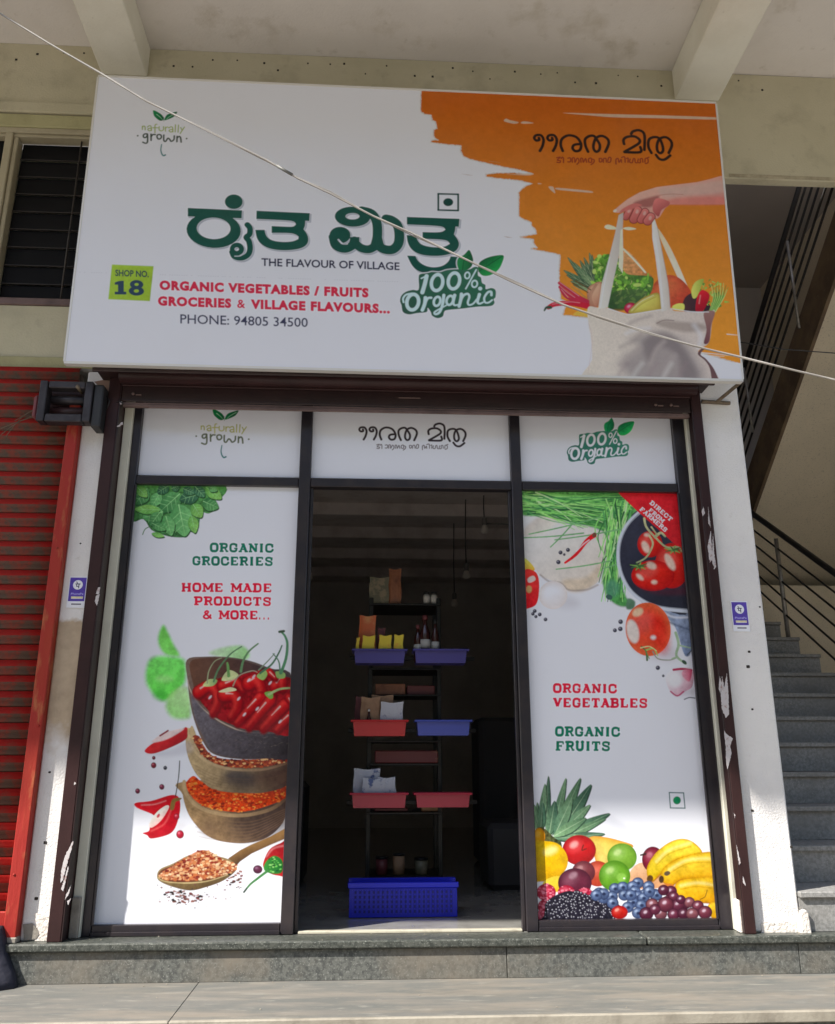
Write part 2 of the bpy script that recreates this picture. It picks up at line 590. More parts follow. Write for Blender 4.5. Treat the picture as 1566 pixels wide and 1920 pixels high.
        Pp = (P-np.array([gx0, gy0]))*SS
        for tri in T:
            a, b, cc = Pp[tri]
            mn = np.floor(np.minimum(np.minimum(a, b), cc)).astype(int)
            mx = np.ceil(np.maximum(np.maximum(a, b), cc)).astype(int)
            mn = np.maximum(mn, 0)
            mx = np.minimum(mx, [acc.shape[1]-1, acc.shape[0]-1])
            if (mx < mn).any():
                continue
            X, Y = np.meshgrid(np.arange(mn[0], mx[0]+1)+.5, np.arange(mn[1], mx[1]+1)+.5)
            e = [(q[0]-p[0])*(Y-p[1])-(q[1]-p[1])*(X-p[0]) for p, q in ((a, b), (b, cc), (cc, a))]
            ins = ((e[0] >= -.2) & (e[1] >= -.2) & (e[2] >= -.2)) | ((e[0] <= .2) & (e[1] <= .2) & (e[2] <= .2))
            acc[mn[1]:mx[1]+1, mn[0]:mx[0]+1] |= ins
        mask = acc.reshape(gy1-gy0, SS, gx1-gx0, SS).mean((1, 3))
        if halo:
            hm = mask.copy()
            k = 3
            for dx in range(-k, k+1):
                for dy in range(-k, k+1):
                    if dx*dx+dy*dy <= k*k+1:
                        hm = np.maximum(hm, np.roll(np.roll(mask, dx, 1), dy, 0))
            self.put(g, hm, self.col(halo), .9)
        self.put(g, mask, self.col(c))

    def specks(self, poly, n, r0, r1, cols, seed=0, smooth=True):
        rs = np.random.RandomState(seed)
        P = catmull(poly, True, 4) if smooth else np.asarray(poly, float)
        lo, hi = P.min(0), P.max(0)
        cnt = 0
        tries = 0
        while cnt < n and tries < n*20:
            tries += 1
            x, y = lo+(hi-lo)*rs.rand(2)
            c = False
            for i in range(len(P)):
                a, b = P[i], P[(i+1) % len(P)]
                if (a[1] > y) != (b[1] > y) and x < (b[0]-a[0])*(y-a[1])/(b[1]-a[1])+a[0]:
                    c = not c
            if c:
                r = r0+(r1-r0)*rs.rand()
                self.stroke([(x-r*.5, y), (x+r*.5*rs.rand(), y+r*.5*(rs.rand()-.5))], r, cols[rs.randint(len(cols))])
                cnt += 1

    def leaf(self, base, tip, w_, c, c2, vein=None, bend=0.0, soft=0):
        b, t = np.array(base, float), np.array(tip, float)
        d = t-b
        n = np.array([-d[1], d[0]])/max(np.linalg.norm(d), 1e-6)
        L = np.linalg.norm(d)
        mid = lambda f, s: b+d*f+n*(s*w_/2+bend*L*math.sin(f*math.pi))
        pts = [b, mid(.2, .75), mid(.5, 1), mid(.8, .6), t, mid(.8, -.6), mid(.5, -1), mid(.2, -.75)]
        self.poly(pts, c, c2, ang=math.degrees(math.atan2(n[1], n[0])), soft=soft, nz=(.08, 5, 2))
        if vein:
            self.stroke([mid(0.02, 0), mid(.5, 0), mid(.95, 0)], max(w_*.05, .5), vein, w2=.3)
            for f in (.25, .45, .65):
                for s in (1, -1):
                    self.stroke([mid(f, 0), mid(f+.16, s*.7)], max(w_*.03, .4), vein, alpha=.6)

    def ball(self, cx, cy, rx, ry, c, dark, hi, rot=0, hl=(-.3, -.35), soft=0, nz=None):
        """printed photograph of a round fruit."""
        self.ell(cx, cy, rx, ry, rot, c, rim=(.8, dark), soft=soft, nz=nz)
        m_ = min(rx, ry)
        lt = tuple(int(k+(255-k)*.22) for k in c)
        self.ell(cx+rx*.22, cy+ry*.34, rx*.62, ry*.48, rot, dark, soft=m_*.30, alpha=.38)
        self.ell(cx-rx*.24, cy-ry*.28, rx*.46, ry*.38, rot-20, lt, soft=m_*.30, alpha=.5)
        if hi is not None:
            self.ell(cx+rx*hl[0], cy+ry*hl[1], rx*.26, ry*.2, -30, hi, soft=min(rx, ry)*.12, alpha=.75)

    def finish(self):
        im = self.img
        q = getattr(self, 'mottle', 1.0)
        lum = im.mean(2, keepdims=True)
        sat = (im.max(2, keepdims=True)-im.min(2, keepdims=True))
        k = np.clip(sat*3+np.clip(.6-lum, 0, 1)*1.5, 0, 1)
        n = q*(  .035*self.noise(7, 21)[..., None]+.022*self.noise(2.2, 22)[..., None]+.05*self.noise(22, 23)[..., None])
        im = im*(1+n*k)
        im = np.clip(im*(1-.06*k)+(im-lum)*(.06*k*q), 0.002, 1)
        for _ in range(1):
            p = np.pad(im, ((1, 1), (1, 1), (0, 0)), 'edge')
            im = (p[:-2, 1:-1]+p[2:, 1:-1]+p[1:-1, :-2]+p[1:-1, 2:]+2*im)/6
        self.img = np.clip(im*np.array([.968, .985, 1.07]), 0.003, .9).astype(np.float32)

    def material(self, name, rough=.35):
        self.finish()
        im = bpy.data.images.new(name, self.W, self.H, alpha=False, float_buffer=True)
        im.colorspace_settings.name = 'Non-Color'
        a = np.ones((self.H, self.W, 4), np.float32)
        a[..., :3] = self.img
        im.pixels.foreach_set(a.ravel())
        im.update()
        im.pack()
        mt = bpy.data.materials.new(name)
        mt.use_nodes = True
        t = mt.node_tree
        b = t.nodes['Principled BSDF']
        b.inputs['Roughness'].default_value = rough
        b.inputs['Specular IOR Level'].default_value = .13
        uv = t.nodes.new('ShaderNodeUVMap')
        tx = t.nodes.new('ShaderNodeTexImage')
        tx.image = im
        tx.extension = 'EXTEND'
        t.links.new(uv.outputs[0], tx.inputs[0])
        # a little dust over the vinyl
        n = t.nodes.new('ShaderNodeTexNoise')
        n.inputs['Scale'].default_value = 3
        n.inputs['Detail'].default_value = 8
        tc = t.nodes.new('ShaderNodeTexCoord')
        t.links.new(tc.outputs['Object'], n.inputs['Vector'])
        r = t.nodes.new('ShaderNodeMapRange')
        r.inputs[1].default_value = .45
        r.inputs[2].default_value = .8
        r.inputs[4].default_value = .035
        t.links.new(n.outputs['Fac'], r.inputs[0])
        mx = t.nodes.new('ShaderNodeMix')
        mx.data_type = 'RGBA'
        mx.inputs['B'].default_value = (.5, .45, .38, 1)
        t.links.new(r.outputs[0], mx.inputs['Factor'])
        t.links.new(tx.outputs[0], mx.inputs['A'])
        t.links.new(mx.outputs['Result'], b.inputs['Base Color'])
        bp = t.nodes.new('ShaderNodeBump')
        bp.inputs['Strength'].default_value = .06
        bp.inputs['Distance'].default_value = .01
        n2 = t.nodes.new('ShaderNodeTexNoise')
        n2.inputs['Scale'].default_value = 4
        t.links.new(tc.outputs['Object'], n2.inputs['Vector'])
        t.links.new(n2.outputs['Fac'], bp.inputs['Height'])
        t.links.new(bp.outputs[0], b.inputs['Normal'])
        return mt

    def sheet(self, name, parent, back=None, thick=.003, rough=.35):
        """a thin printed sheet with real thickness; print on the front face (v runs upwards)."""
        o, u, v, n = self.o, self.u, self.v, self.n
        c = [o, o+u*self.wm, o+u*self.wm+v*self.hm, o+v*self.hm]
        bk = [p+np.array([0, thick, 0]) for p in c]
        bm = bmesh.new()
        a = [bm.verts.new(p) for p in c]
        b = [bm.verts.new(p) for p in bk]
        uvl = bm.loops.layers.uv.new('UVMap')
        f = bm.faces.new(a)
        for l, q in zip(f.loops, ((0, 0), (1, 0), (1, 1), (0, 1))):
            l[uvl].uv = q
        for q in ((b[3], b[2], b[1], b[0]), (a[1], a[0], b[0], b[1]), (a[2], a[1], b[1], b[2]), (a[3], a[2], b[2], b[3]), (a[0], a[3], b[3], b[0])):
            bm.faces.new(q).material_index = 1
        return fin(bm, name, None, parent, mats=[self.material(name+'_print', rough), back or M['edge']])


# slab-serif capitals: verticals, bars and bowls on a 1x1 cell (x right, y up)
def _slab(ch):
    V, Hh, S = .30, .22, .19
    b = lambda x, y, w_=.36: [(x-w_/2, y), (x+w_/2, y), S]
    D = {
        'I': [[(.5, 0.05), (.5, .95), V], b(.5, .085, .55), b(.5, .915, .55)],
        'H': [[(.22, .05), (.22, .95), V], [(.78, .05), (.78, .95), V], [(.2, .5), (.8, .5), Hh]]+[b(x, y) for x in (.22, .78) for y in (.085, .915)],
        'E': [[(.25, .05), (.25, .95), V], [(.1, .09), (.86, .09), S], [(.1, .91), (.86, .91), S], [(.25, .5), (.66, .5), .16], [(.83, .06), (.83, .3), .15], [(.83, .7), (.83, .94), .15], [(.64, .4), (.64, .6), .12]],
        'F': [[(.25, .05), (.25, .95), V], b(.28, .085, .5), [(.1, .91), (.86, .91), S], [(.25, .5), (.66, .5), .16], [(.83, .66), (.83, .94), .15], [(.64, .38), (.64, .62), .12]],
        'L': [[(.28, .05), (.28, .95), V], b(.28, .915, .5), [(.1, .09), (.88, .09), S], [(.84, .06), (.84, .38), .15]],
        'T': [[(.5, .05), (.5, .95), V], b(.5, .085, .5), [(.07, .91), (.93, .91), S], [(.12, .66), (.12, .94), .14], [(.88, .66), (.88, .94), .14]],
        'N': [[(.22, .05), (.22, .95), .22], [(.8, .05), (.8, .95), .22], [(.2, .92), (.8, .08), .28], b(.22, .085), b(.18, .915, .32), b(.8, .915)],
        'M': [[(.18, .05), (.18, .95), .22], [(.85, .05), (.85, .95), .26], [(.2, .92), (.52, .25), .24], [(.84, .92), (.52, .25), .24], b(.18, .085, .34), b(.85, .085, .34), b(.13, .915, .28), b(.9, .915, .28)],
        'A': [[(.5, .9), (.2, .08), .22], [(.5, .9), (.8, .08), .30], [(.3, .33), (.7, .33), .14], b(.17, .085, .36), b(.83, .085, .36), b(.45, .915, .35)],
        'V': [[(.5, .1), (.2, .92), .30], [(.5, .1), (.8, .92), .24], b(.17, .915, .36), b(.83, .915, .36)],
        'U': [[(.22, .95), (.22, .3), (.34, .12), (.5, .08), (.66, .12), (.78, .3), (.78, .95), V-.02], b(.22, .915), b(.78, .915)],
        'O': [[(.5, .91), (.3, .89), (.17, .72), (.17, .28), (.3, .11), (.5, .09), (.7, .11), (.83, .28), (.83, .72), (.7, .89), (.5, .91), V-.02]],
        'D': [[(.25, .05), (.25, .95), V], [(.1, .91), (.6, .91), (.78, .8), (.83, .5), (.78, .2), (.6, .09), (.1, .09), V-.05]],
        'C': [[(.82, .66), (.78, .82), (.64, .9), (.44, .91), (.26, .86), (.17, .7), (.17, .3), (.26, .14), (.44, .09), (.66, .1), (.8, .2), (.86, .30), .25], [(.86, .66), (.86, .95), .13]],
        'G': [[(.80, .68), (.76, .82), (.62, .9), (.44, .91), (.26, .86), (.17, .7), (.17, .3), (.26, .14), (.44, .09), (.66, .1), (.78, .2), (.8, .40), .25], [(.56, .42), (.94, .42), .15], [(.85, .70), (.85, .95), .12]],
        'S': [[(.8, .68), (.74, .86), (.5, .91), (.26, .87), (.19, .71), (.3, .57), (.7, .44), (.81, .29), (.74, .12), (.5, .08), (.26, .12), (.17, .26), .225], [(.86, .70), (.86, .95), .11], [(.13, .05), (.13, .28), .11]],
        'P': [[(.25, .05), (.25, .95), V], b(.28, .085, .5), [(.1, .91), (.62, .91), (.8, .82), (.82, .66), (.78, .5), (.62, .42), (.25, .42), V-.05]],
        'B': [[(.25, .05), (.25, .95), V], [(.1, .91), (.62, .91), (.78, .83), (.76, .6), (.62, .52), (.25, .52), V-.06], [(.62, .5), (.82, .4), (.82, .2), (.64, .09), (.1, .09), V-.06]],
        'R': [[(.25, .05), (.25, .95), V], b(.26, .085, .44), [(.1, .91), (.62, .91), (.78, .83), (.79, .63), (.66, .5), (.25, .5), V-.05], [(.6, .48), (.8, .1), .2], b(.84, .085, .28)],
        '&': [[(.9, .1), (.35, .62), (.3, .8), (.48, .92), (.62, .8), (.5, .62), (.22, .4), (.16, .22), (.32, .08), (.6, .1), (.8, .3), (.86, .45), .22]],
        '.': [[(.05, .12), (.38, .12), .24]],
        ' ': [],
    }
    return D[ch]


WID = {'I': .62, '.': .42, ' ': .62, 'M': 1.2, '&': 1.05, 'N': 1.05, 'H': 1.08}


def slab_text(pr, s, x0, y0, x1, y1, cap, c, halo, hw=2.2):
    """baseline (x0,y0)->(x1,y1)."""
    tot = sum(WID.get(k, 1.0)+.06 for k in s)-.06
    L = math.hypot(x1-x0, y1-y0)
    ux, uy = (x1-x0)/L, (y1-y0)/L
    k = L/tot
    parts = []
    x = 0
    for ch in s:
        wd = WID.get(ch, 1.0)
        for st in _slab(ch):
            pts, wv = st[:-1], st[-1]
            q = []
            for (a, b_) in pts:
                aa = (x+a*wd)*k
                bb = b_*cap
                q.append((x0+ux*aa+uy*bb, y0+uy*aa-ux*bb))
            if len(q) == 2:
                (ax, ay), (bx, by) = q
                l = math.hypot(bx-ax, by-ay) or 1
                nx, ny = -(by-ay)/l*wv*cap/2, (bx-ax)/l*wv*cap/2
                parts.append(('p', [(ax+nx, ay+ny), (bx+nx, by+ny), (bx-nx, by-ny), (ax-nx, ay-ny)], False))
            else:
                parts.append(('s', q, wv*cap))
        x += wd+.06
    pr.glyphs(parts, [(hw, 0, 0, halo, .9), (0, 0, 0, c, 1)])


def badge(pr):
    g1, g2 = (34, 66, 55), (150, 200, 180)
    halo = (170, 195, 190)
    outline = [(320, 500), (340, 455), (440, 440), (500, 425), (600, 430), (700, 400), (840, 390), (920, 400), (1000, 390), (1060, 360), (1110, 370), (1110, 470), (1150, 500), (1165, 570), (1210, 600), (1215, 655), (1290, 640), (1345, 670), (1345, 760), (1320, 790), (1330, 840), (1280, 880), (1100, 890), (900, 915), (700, 935), (660, 960), (640, 1020), (570, 1042), (500, 1010), (480, 960), (440, 905), (425, 960), (300, 975), (190, 992), (110, 960), (90, 870), (70, 810), (90, 740), (150, 690), (240, 665), (318, 660)]
    l1 = [(990, 132), (1030, 200), (1046, 270), (1025, 350), (960, 400), (870, 410), (832, 320), (850, 240), (925, 195)]
    l2 = [(1450, 205), (1435, 300), (1380, 400), (1270, 470), (1170, 472), (1115, 405), (1125, 310), (1200, 250), (1320, 212)]
    pr.glyphs([('p', outline, True), ('p', l1, True), ('p', l2, True)], [(16, 0, 0, halo, .8)])
    pr.poly(l1, (28, 108, 62), (16, 66, 40), 0)
    pr.poly(l2, (16, 70, 42), (30, 125, 62), -50)
    pr.stroke([(1020, 190), (930, 260), (905, 400)], 9, (14, 60, 36))
    pr.stroke([(1440, 212), (1270, 320), (1120, 420)], 9, (14, 60, 36))
    for a in ((1300, 300, 1310, 250), (1220, 350, 1230, 290), (1250, 335, 1330, 370), (1180, 380, 1260, 410)):
        pr.stroke([a[:2], a[2:]], 5, (14, 66, 40), alpha=.7)
    pr.poly(outline, g1, (38, 84, 66), 45)
    R_ = lambda cx, cy, rx, ry, rot, w_: [('e', cx, cy, rx+w_/2, ry+w_/2, rot), ('-', ('e', cx, cy, rx-w_/2, ry-w_/2, rot))]
    ps = [('s', [(355, 512), (440, 470)], 20), ('s', [(425, 480), (400, 590), (368, 700)], 52)]
    for p in R_(565, 568, 75, 108, 12, 46)+R_(790, 545, 75, 108, 12, 46):
        ps.append(p)
    pr.glyphs(ps[:2], [(0, 0, 0, g2, 1)])
    pr.glyphs(R_(565, 568, 75, 108, 12, 46), [(0, 0, 0, g2, 1)])
    pr.glyphs(R_(790, 545, 75, 108, 12, 46), [(0, 0, 0, g2, 1)])
    pr.glyphs(R_(968, 472, 32, 42, 10, 22), [(0, 0, 0, g2, 1)])
    pr.glyphs(R_(1065, 585, 36, 45, 10, 24), [(0, 0, 0, g2, 1)])
    pr.stroke([(1088, 395), (948, 650)], 20, g2)
    pr.glyphs(R_(240, 828, 78, 105, 12, 48), [(0, 0, 0, g2, 1)])
    pr.stroke([(118, 830), (112, 780), (150, 730), (230, 712)], 24, g2)
    for pts, w1, w2 in (([(410, 770), (400, 850), (368, 935)], 48, 44), ([(405, 850), (440, 780), (485, 770)], 26, 34),
                        ([(655, 735), (640, 850), (600, 960), (545, 990), (530, 965), (580, 930), (690, 870)], 40, 18),
                        ([(800, 735), (780, 830), (800, 870), (850, 860)], 42, 20),
                        ([(890, 720), (880, 800), (858, 885)], 42, 40), ([(880, 800), (920, 738), (975, 718), (995, 760), (975, 830), (990, 866), (1045, 850), (1095, 790)], 34, 22),
                        ([(1130, 725), (1105, 820), (1130, 850), (1180, 830)], 42, 20)):
        pr.stroke(pts, w1, g2, w2=w2)
    pr.ell(1140, 648, 28, 26, 0, g2)
    pr.glyphs(R_(565, 818, 42, 62, 18, 34), [(0, 0, 0, g2, 1)])
    pr.glyphs(R_(735, 805, 42, 62, 18, 34), [(0, 0, 0, g2, 1)])
    pr.stroke([(1290, 735), (1285, 690), (1240, 700), (1195, 770), (1205, 830), (1250, 835), (1300, 800)], 34, g2, w2=22)


def sprout(pr, dk=(42, 48, 40), ol=(104, 112, 60)):
    pr.poly([(572, 140), (690, 190), (770, 250), (802, 310), (790, 365), (720, 375), (640, 320), (582, 250)], (16, 84, 44), (10, 60, 34), 0)
    pr.poly([(1108, 172), (1000, 195), (900, 232), (850, 280), (820, 362), (900, 350), (1030, 290), (1085, 232)], (14, 74, 42), (10, 56, 34), 0)
    pr.stroke([(650, 235), (720, 290), (775, 350)], 14, (120, 160, 120), w2=4)
    pr.stroke([(1060, 215), (930, 290), (870, 345)], 14, (120, 160, 120), w2=4)
    pr.stroke([(800, 300), (812, 390)], 22, (18, 60, 34), w2=6)
    for pts in ([(325, 500), (325, 572)], [(325, 520), (360, 497), (385, 520), (388, 582)], [(440, 520), (480, 490), (520, 505), (530, 600)],
                [(530, 548), (470, 550), (450, 578), (490, 605), (530, 580)], [(650, 457), (612, 480), (610, 650)], [(560, 535), (680, 535)],
                [(705, 510), (705, 580), (750, 605), (800, 580), (802, 510)], [(845, 520), (845, 612)], [(845, 550), (880, 520), (910, 525)],
                [(925, 540), (965, 515), (1005, 530), (1015, 630)], [(1010, 575), (950, 580), (930, 605), (970, 632), (1010, 610)],
                [(1072, 470), (1065, 630)], [(1142, 475), (1130, 635)], [(1190, 530), (1222, 592)], [(1275, 520), (1220, 600), (1180, 665)]):
        pr.stroke(pts, 23, ol)
    for pts in ([(430, 672), (370, 680), (345, 720), (370, 758), (420, 740), (440, 682), (440, 850), (400, 885), (335, 862)], [(520, 680), (522, 820)], [(520, 740), (560, 692), (615, 690)],
                [(705, 688), (665, 700), (655, 740), (680, 785), (725, 785), (755, 745), (740, 700), (705, 688)],
                [(810, 700), (810, 820), (850, 842), (900, 775), (940, 795), (975, 842), (1035, 805), (1045, 720)], [(1110, 730), (1105, 850)], [(1110, 762), (1160, 732), (1190, 770), (1200, 860)]):
        pr.stroke(pts, 34, dk)
    pr.ell(220, 715, 20, 18, 0, dk)
    pr.ell(1325, 780, 20, 18, 0, dk)
    pr.stroke([(760, 910), (742, 1030), (762, 1120), (800, 1165), (842, 1150)], 20, (28, 72, 70), w2=34)


def malayalam(pr, c, c2):
    for pts in ([(140, 172), (142, 192), (112, 196), (94, 172), (112, 147), (160, 147), (186, 190), (176, 250), (150, 300)],
                [(270, 172), (272, 192), (242, 196), (224, 172), (242, 147), (290, 147), (316, 190), (306, 250), (280, 300)],
                [(375, 300), (355, 240), (368, 182), (430, 147), (510, 165), (555, 230), (545, 290), (500, 302), (472, 272), (490, 240), (550, 232)],
                [(625, 308), (600, 250), (595, 190), (630, 157), (680, 152), (712, 190), (740, 240), (735, 290), (705, 308), (680, 280), (680, 230), (705, 172), (760, 152), (815, 180), (828, 230), (795, 310)],
                [(980, 232), (975, 190), (1010, 162), (1080, 157), (1130, 187), (1130, 220), (1080, 255), (985, 308)], [(985, 312), (1138, 312), (1140, 262)],
                [(1050, 132), (1070, 107), (1130, 97), (1180, 140), (1180, 290)],
                [(1250, 320), (1220, 260), (1225, 190), (1270, 165), (1320, 172), (1350, 220), (1365, 290), (1340, 322), (1310, 300), (1305, 240), (1330, 182), (1390, 165), (1440, 200), (1450, 250), (1420, 320)],
                [(1295, 340), (1330, 380), (1380, 385), (1435, 345)]):
        pr.stroke(pts, 27, c)
    # the small second line
    for pts in ([(315, 368), (350, 362), (322, 390), (352, 398), (345, 415), (318, 412)], [(360, 375), (372, 362), (382, 375), (382, 415)],
                [(425, 372), (450, 370), (452, 405), (425, 408)], [(470, 412), (470, 372), (490, 372), (495, 412), (515, 375), (530, 380), (535, 410), (515, 432)],
                [(555, 412), (552, 375), (570, 375), (578, 412), (600, 375), (610, 412)], [(630, 410), (630, 380), (655, 372), (660, 410), (640, 412)], [(665, 380), (685, 390), (680, 415), (655, 435)],
                [(735, 375), (760, 378), (758, 405), (738, 408), (735, 375)], [(775, 412), (778, 378), (800, 375), (805, 410)], [(820, 412), (845, 408), (850, 370), (830, 365), (818, 400)],
                [(900, 430), (900, 385), (920, 375), (930, 412), (950, 385), (955, 412)], [(955, 365), (985, 360), (990, 412)], [(1005, 375), (1020, 372), (1018, 412)],
                [(1040, 380), (1035, 410), (1060, 415), (1070, 380), (1085, 378), (1090, 412), (1105, 418)], [(1120, 380), (1115, 412), (1140, 415), (1140, 380), (1160, 378), (1165, 412)], [(1185, 412), (1190, 375), (1215, 380), (1215, 415), (1190, 425)], [(1205, 370), (1225, 362)]):
        pr.stroke(pts, 12, c2)


def veg_mark(pr, x0, y0, x1, y1, x2, y2, x3, y3, t, c=(20, 66, 52), rd=.27, bgc=None):
    """square with a dot: corners tl,tr,br,bl in view units."""
    if bgc:
        pr.poly([(x0, y0), (x1, y1), (x2, y2), (x3, y3)], bgc, smooth=False)
    for a, b_ in (((x0, y0), (x1, y1)), ((x1, y1), (x2, y2)), ((x2, y2), (x3, y3)), ((x3, y3), (x0, y0))):
        pr.stroke([a, b_], t, c)
    cx, cy = (x0+x1+x2+x3)/4, (y0+y1+y2+y3)/4
    pr.ell(cx, cy, (x1-x0)*rd, (y3-y0)*rd*.97, 0, c)


# ------------------------------------------------------------------ sign artwork
def make_sign():
    BL, BR = on_y(122, 678, -.30), on_y(1392, 712, -.30)
    TL, TR = on_y(183, 142, -.36), on_y(1338, 195, -.36)
    u = BR-BL
    v = .5*((TL-BL)+(TR-BR))
    wm = np.linalg.norm(u)
    uh = u/wm
    v = v-uh*np.dot(v, uh)
    pr = Print(BL, u, v, wm, np.linalg.norm(v), 480, (166, 169, 181))
    pr.view(780, 160, 4.894)
    pr.setwhite((152, 148, 146))
    # orange brush swash
    sw = [(52, 40), (48, 100), (45, 235), (80, 262), (140, 270), (155, 320), (180, 330), (190, 365), (200, 400), (165, 410), (165, 460), (185, 490), (210, 505), (145, 508), (140, 520), (300, 540), (415, 552), (412, 600), (440, 650), (490, 672), (600, 700), (800, 745), (960, 775), (1040, 798), (1075, 812), (1000, 815), (900, 805), (720, 808), (645, 818), (645, 835), (760, 850), (950, 870), (1075, 900), (1010, 925), (975, 950), (945, 985), (948, 1100), (945, 1200), (1000, 1230), (1060, 1255), (1065, 1290), (1100, 1320), (1108, 1365), (960, 1392), (1080, 1410), (1080, 1440), (1115, 1490), (1060, 1500), (1180, 1520), (1325, 1550), (1318, 1700)]
    pr.setwhite((156, 153, 153))
    P2 = [(780+x/4.894, 160+y/4.894) for x, y in sw]
    P2 += [(1049, 530), (1052, 560), (1064, 565), (1056, 590), (1104, 595), (1240, 640), (1312, 660), (1386, 681), (1398, 700), (1345, 170), (789, 150)]
    pr.view(0, 0, 1)
    P = pr.map(P2)
    g = pr.grid(P.min(0), P.max(0), 2)
    sd = pr.sd_poly(P, g[4], g[5])+pr.noise(4, 8)[g[2]:g[3], g[0]:g[1]]*.5
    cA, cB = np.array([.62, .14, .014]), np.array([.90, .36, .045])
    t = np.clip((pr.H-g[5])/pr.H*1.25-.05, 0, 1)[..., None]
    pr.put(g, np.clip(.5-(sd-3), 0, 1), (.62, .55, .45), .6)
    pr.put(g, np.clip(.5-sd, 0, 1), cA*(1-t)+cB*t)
    # missed bristle streaks
    pr.view(780, 160, 4.894)
    cr = (150, 125, 105)
    for q in ([(805, 325), (825, 305), (860, 318), (940, 338), (905, 352), (840, 340)], [(960, 345), (990, 330), (1080, 345), (1000, 352)],
              [(1215, 930), (1255, 930), (1270, 960), (1275, 990), (1240, 965)], [(1290, 940), (1420, 950), (1570, 965), (1620, 975), (1600, 985), (1400, 968), (1290, 955)],
              [(1120, 895), (1155, 903), (1120, 906)], [(670, 695), (770, 708), (700, 700)],
              [(840, 818), (1070, 812), (1030, 826), (900, 820)]):
        pr.poly(q, cr)
    pr.poly([(420, 812), (520, 826), (480, 824)], (120, 100, 90), smooth=False)
    pr.poly([(805, 1385), (880, 1396), (840, 1396)], (120, 100, 90), smooth=False)
    pr.view(783, 0, 2)
    pr.poly([(545, 423), (700, 427), (900, 432), (1120, 440), (1120, 448), (900, 443), (740, 440), (640, 432)], cr)
    pr.view(1000, 380, 3.915)
    pr.setwhite((166, 169, 181))
    pr.poly([(520, 180), (545, 160), (600, 178), (610, 195), (550, 196)], (190, 170, 150))
    pr.poly([(655, 188), (700, 178), (755, 192), (700, 202)], (190, 170, 150))
    for q in ([(1230, 1100), (1520, 1128)], [(1230, 1122), (1400, 1128)], [(1420, 965), (1505, 972)]):
        pr.stroke(q, 7, (200, 190, 180), w2=3, smooth=False)
    pr.poly([(1290, 1155), (1420, 1165), (1540, 1180), (1570, 1300), (1570, 1340), (1350, 1340)], (166, 169, 181), smooth=False)
    # hand and arm
    pr.view(1130, 320, 6.525)
    pr.setwhite((158, 158, 165))
    pr.poly([(130, 490), (200, 430), (300, 350), (450, 265), (660, 200), (900, 170), (1150, 140), (1300, 105), (1440, 65), (1530, 50), (1530, 410), (1480, 412), (1200, 412), (900, 412), (820, 412), (760, 460), (700, 560), (660, 590), (600, 540), (480, 480), (380, 440), (300, 450), (220, 515), (150, 512)], (168, 128, 118), (150, 100, 94), -60, smooth=False)
    pr.poly([(700, 220), (1000, 190), (1500, 120), (1500, 260), (1000, 300), (750, 320)], (150, 130, 124), soft=30, alpha=.6)
    pr.poly([(900, 340), (1500, 320), (1500, 412), (820, 412)], (158, 84, 78), soft=25, alpha=.6)
    pr.poly([(380, 390), (560, 330), (690, 310), (600, 440), (450, 440)], (104, 46, 46), soft=22, alpha=.75)
    pr.poly([(650, 340), (800, 370), (810, 420), (720, 480), (680, 560), (610, 480)], (164, 92, 90), (120, 55, 55), -60, soft=6)
    pr.stroke([(690, 300), (830, 285), (980, 290)], 10, (130, 78, 72), soft=5, alpha=.6)
    for (a, b_, wd) in (((330, 470), (280, 570), 70), ((430, 480), (375, 600), 92), ((520, 500), (465, 605), 84), ((590, 560), (545, 620), 96)):
        pr.stroke([a, b_], wd+12, (100, 42, 42), soft=4)
        pr.stroke([a, b_], wd-8, (164, 96, 92), c2=(136, 66, 64), ang=-60, soft=3)
        pr.ell(a[0]-10, a[1]+20, 18, 26, 20, (190, 140, 134), soft=10, alpha=.6)
    pr.poly([(250, 460), (380, 400), (480, 420), (380, 460), (260, 500), (200, 515)], (150, 84, 80), soft=8)
    pr.ell(150, 490, 25, 16, -30, (190, 160, 150), soft=5, alpha=.8)
    # bag and groceries
    pr.view(1000, 380, 3.915)
    pr.setwhite((166, 169, 181))
    # background strap, baguette
    pr.poly([(665, 350), (700, 360), (760, 420), (830, 510), (870, 540), (860, 620), (700, 560), (660, 450)], (190, 130, 90), (150, 92, 50), -40, nz=(.12, 6, 3))
    pr.stroke([(660, 340), (740, 420), (820, 510)], 14, (196, 176, 160))
    pr.poly([(905, 190), (935, 215), (1020, 360), (1130, 610), (1135, 645), (1085, 600), (1000, 420), (930, 260)], (182, 160, 138), (206, 190, 172), -50)
    pr.poly([(870, 620), (920, 560), (1000, 530), (1080, 560), (1150, 640), (1160, 720), (1100, 760), (900, 760), (850, 690)], (196, 100, 62), (150, 40, 40), -40, rim=(.7, (150, 60, 40)), nz=(.06, 8, 4))
    # pineapple crown
    for i, (tx, ty) in enumerate(((250, 400), (220, 495), (240, 530), (270, 575), (340, 420), (410, 365), (430, 380), (300, 440), (370, 400), (290, 600), (235, 510), (330, 480))):
        pr.leaf((440+(i % 3)*14, 640), (tx, ty), 46, (66, 92, 70), (110, 134, 100) if i % 2 else (40, 58, 46), vein=(150, 160, 130))
    # lettuce
    rs = np.random.RandomState(5)
    pr.poly([(440, 430), (540, 380), (640, 420), (680, 520), (860, 540), (880, 600), (850, 680), (760, 760), (600, 780), (540, 760), (470, 600)], (74, 116, 44), (50, 84, 40), -60, nz=(.2, 7, 5))
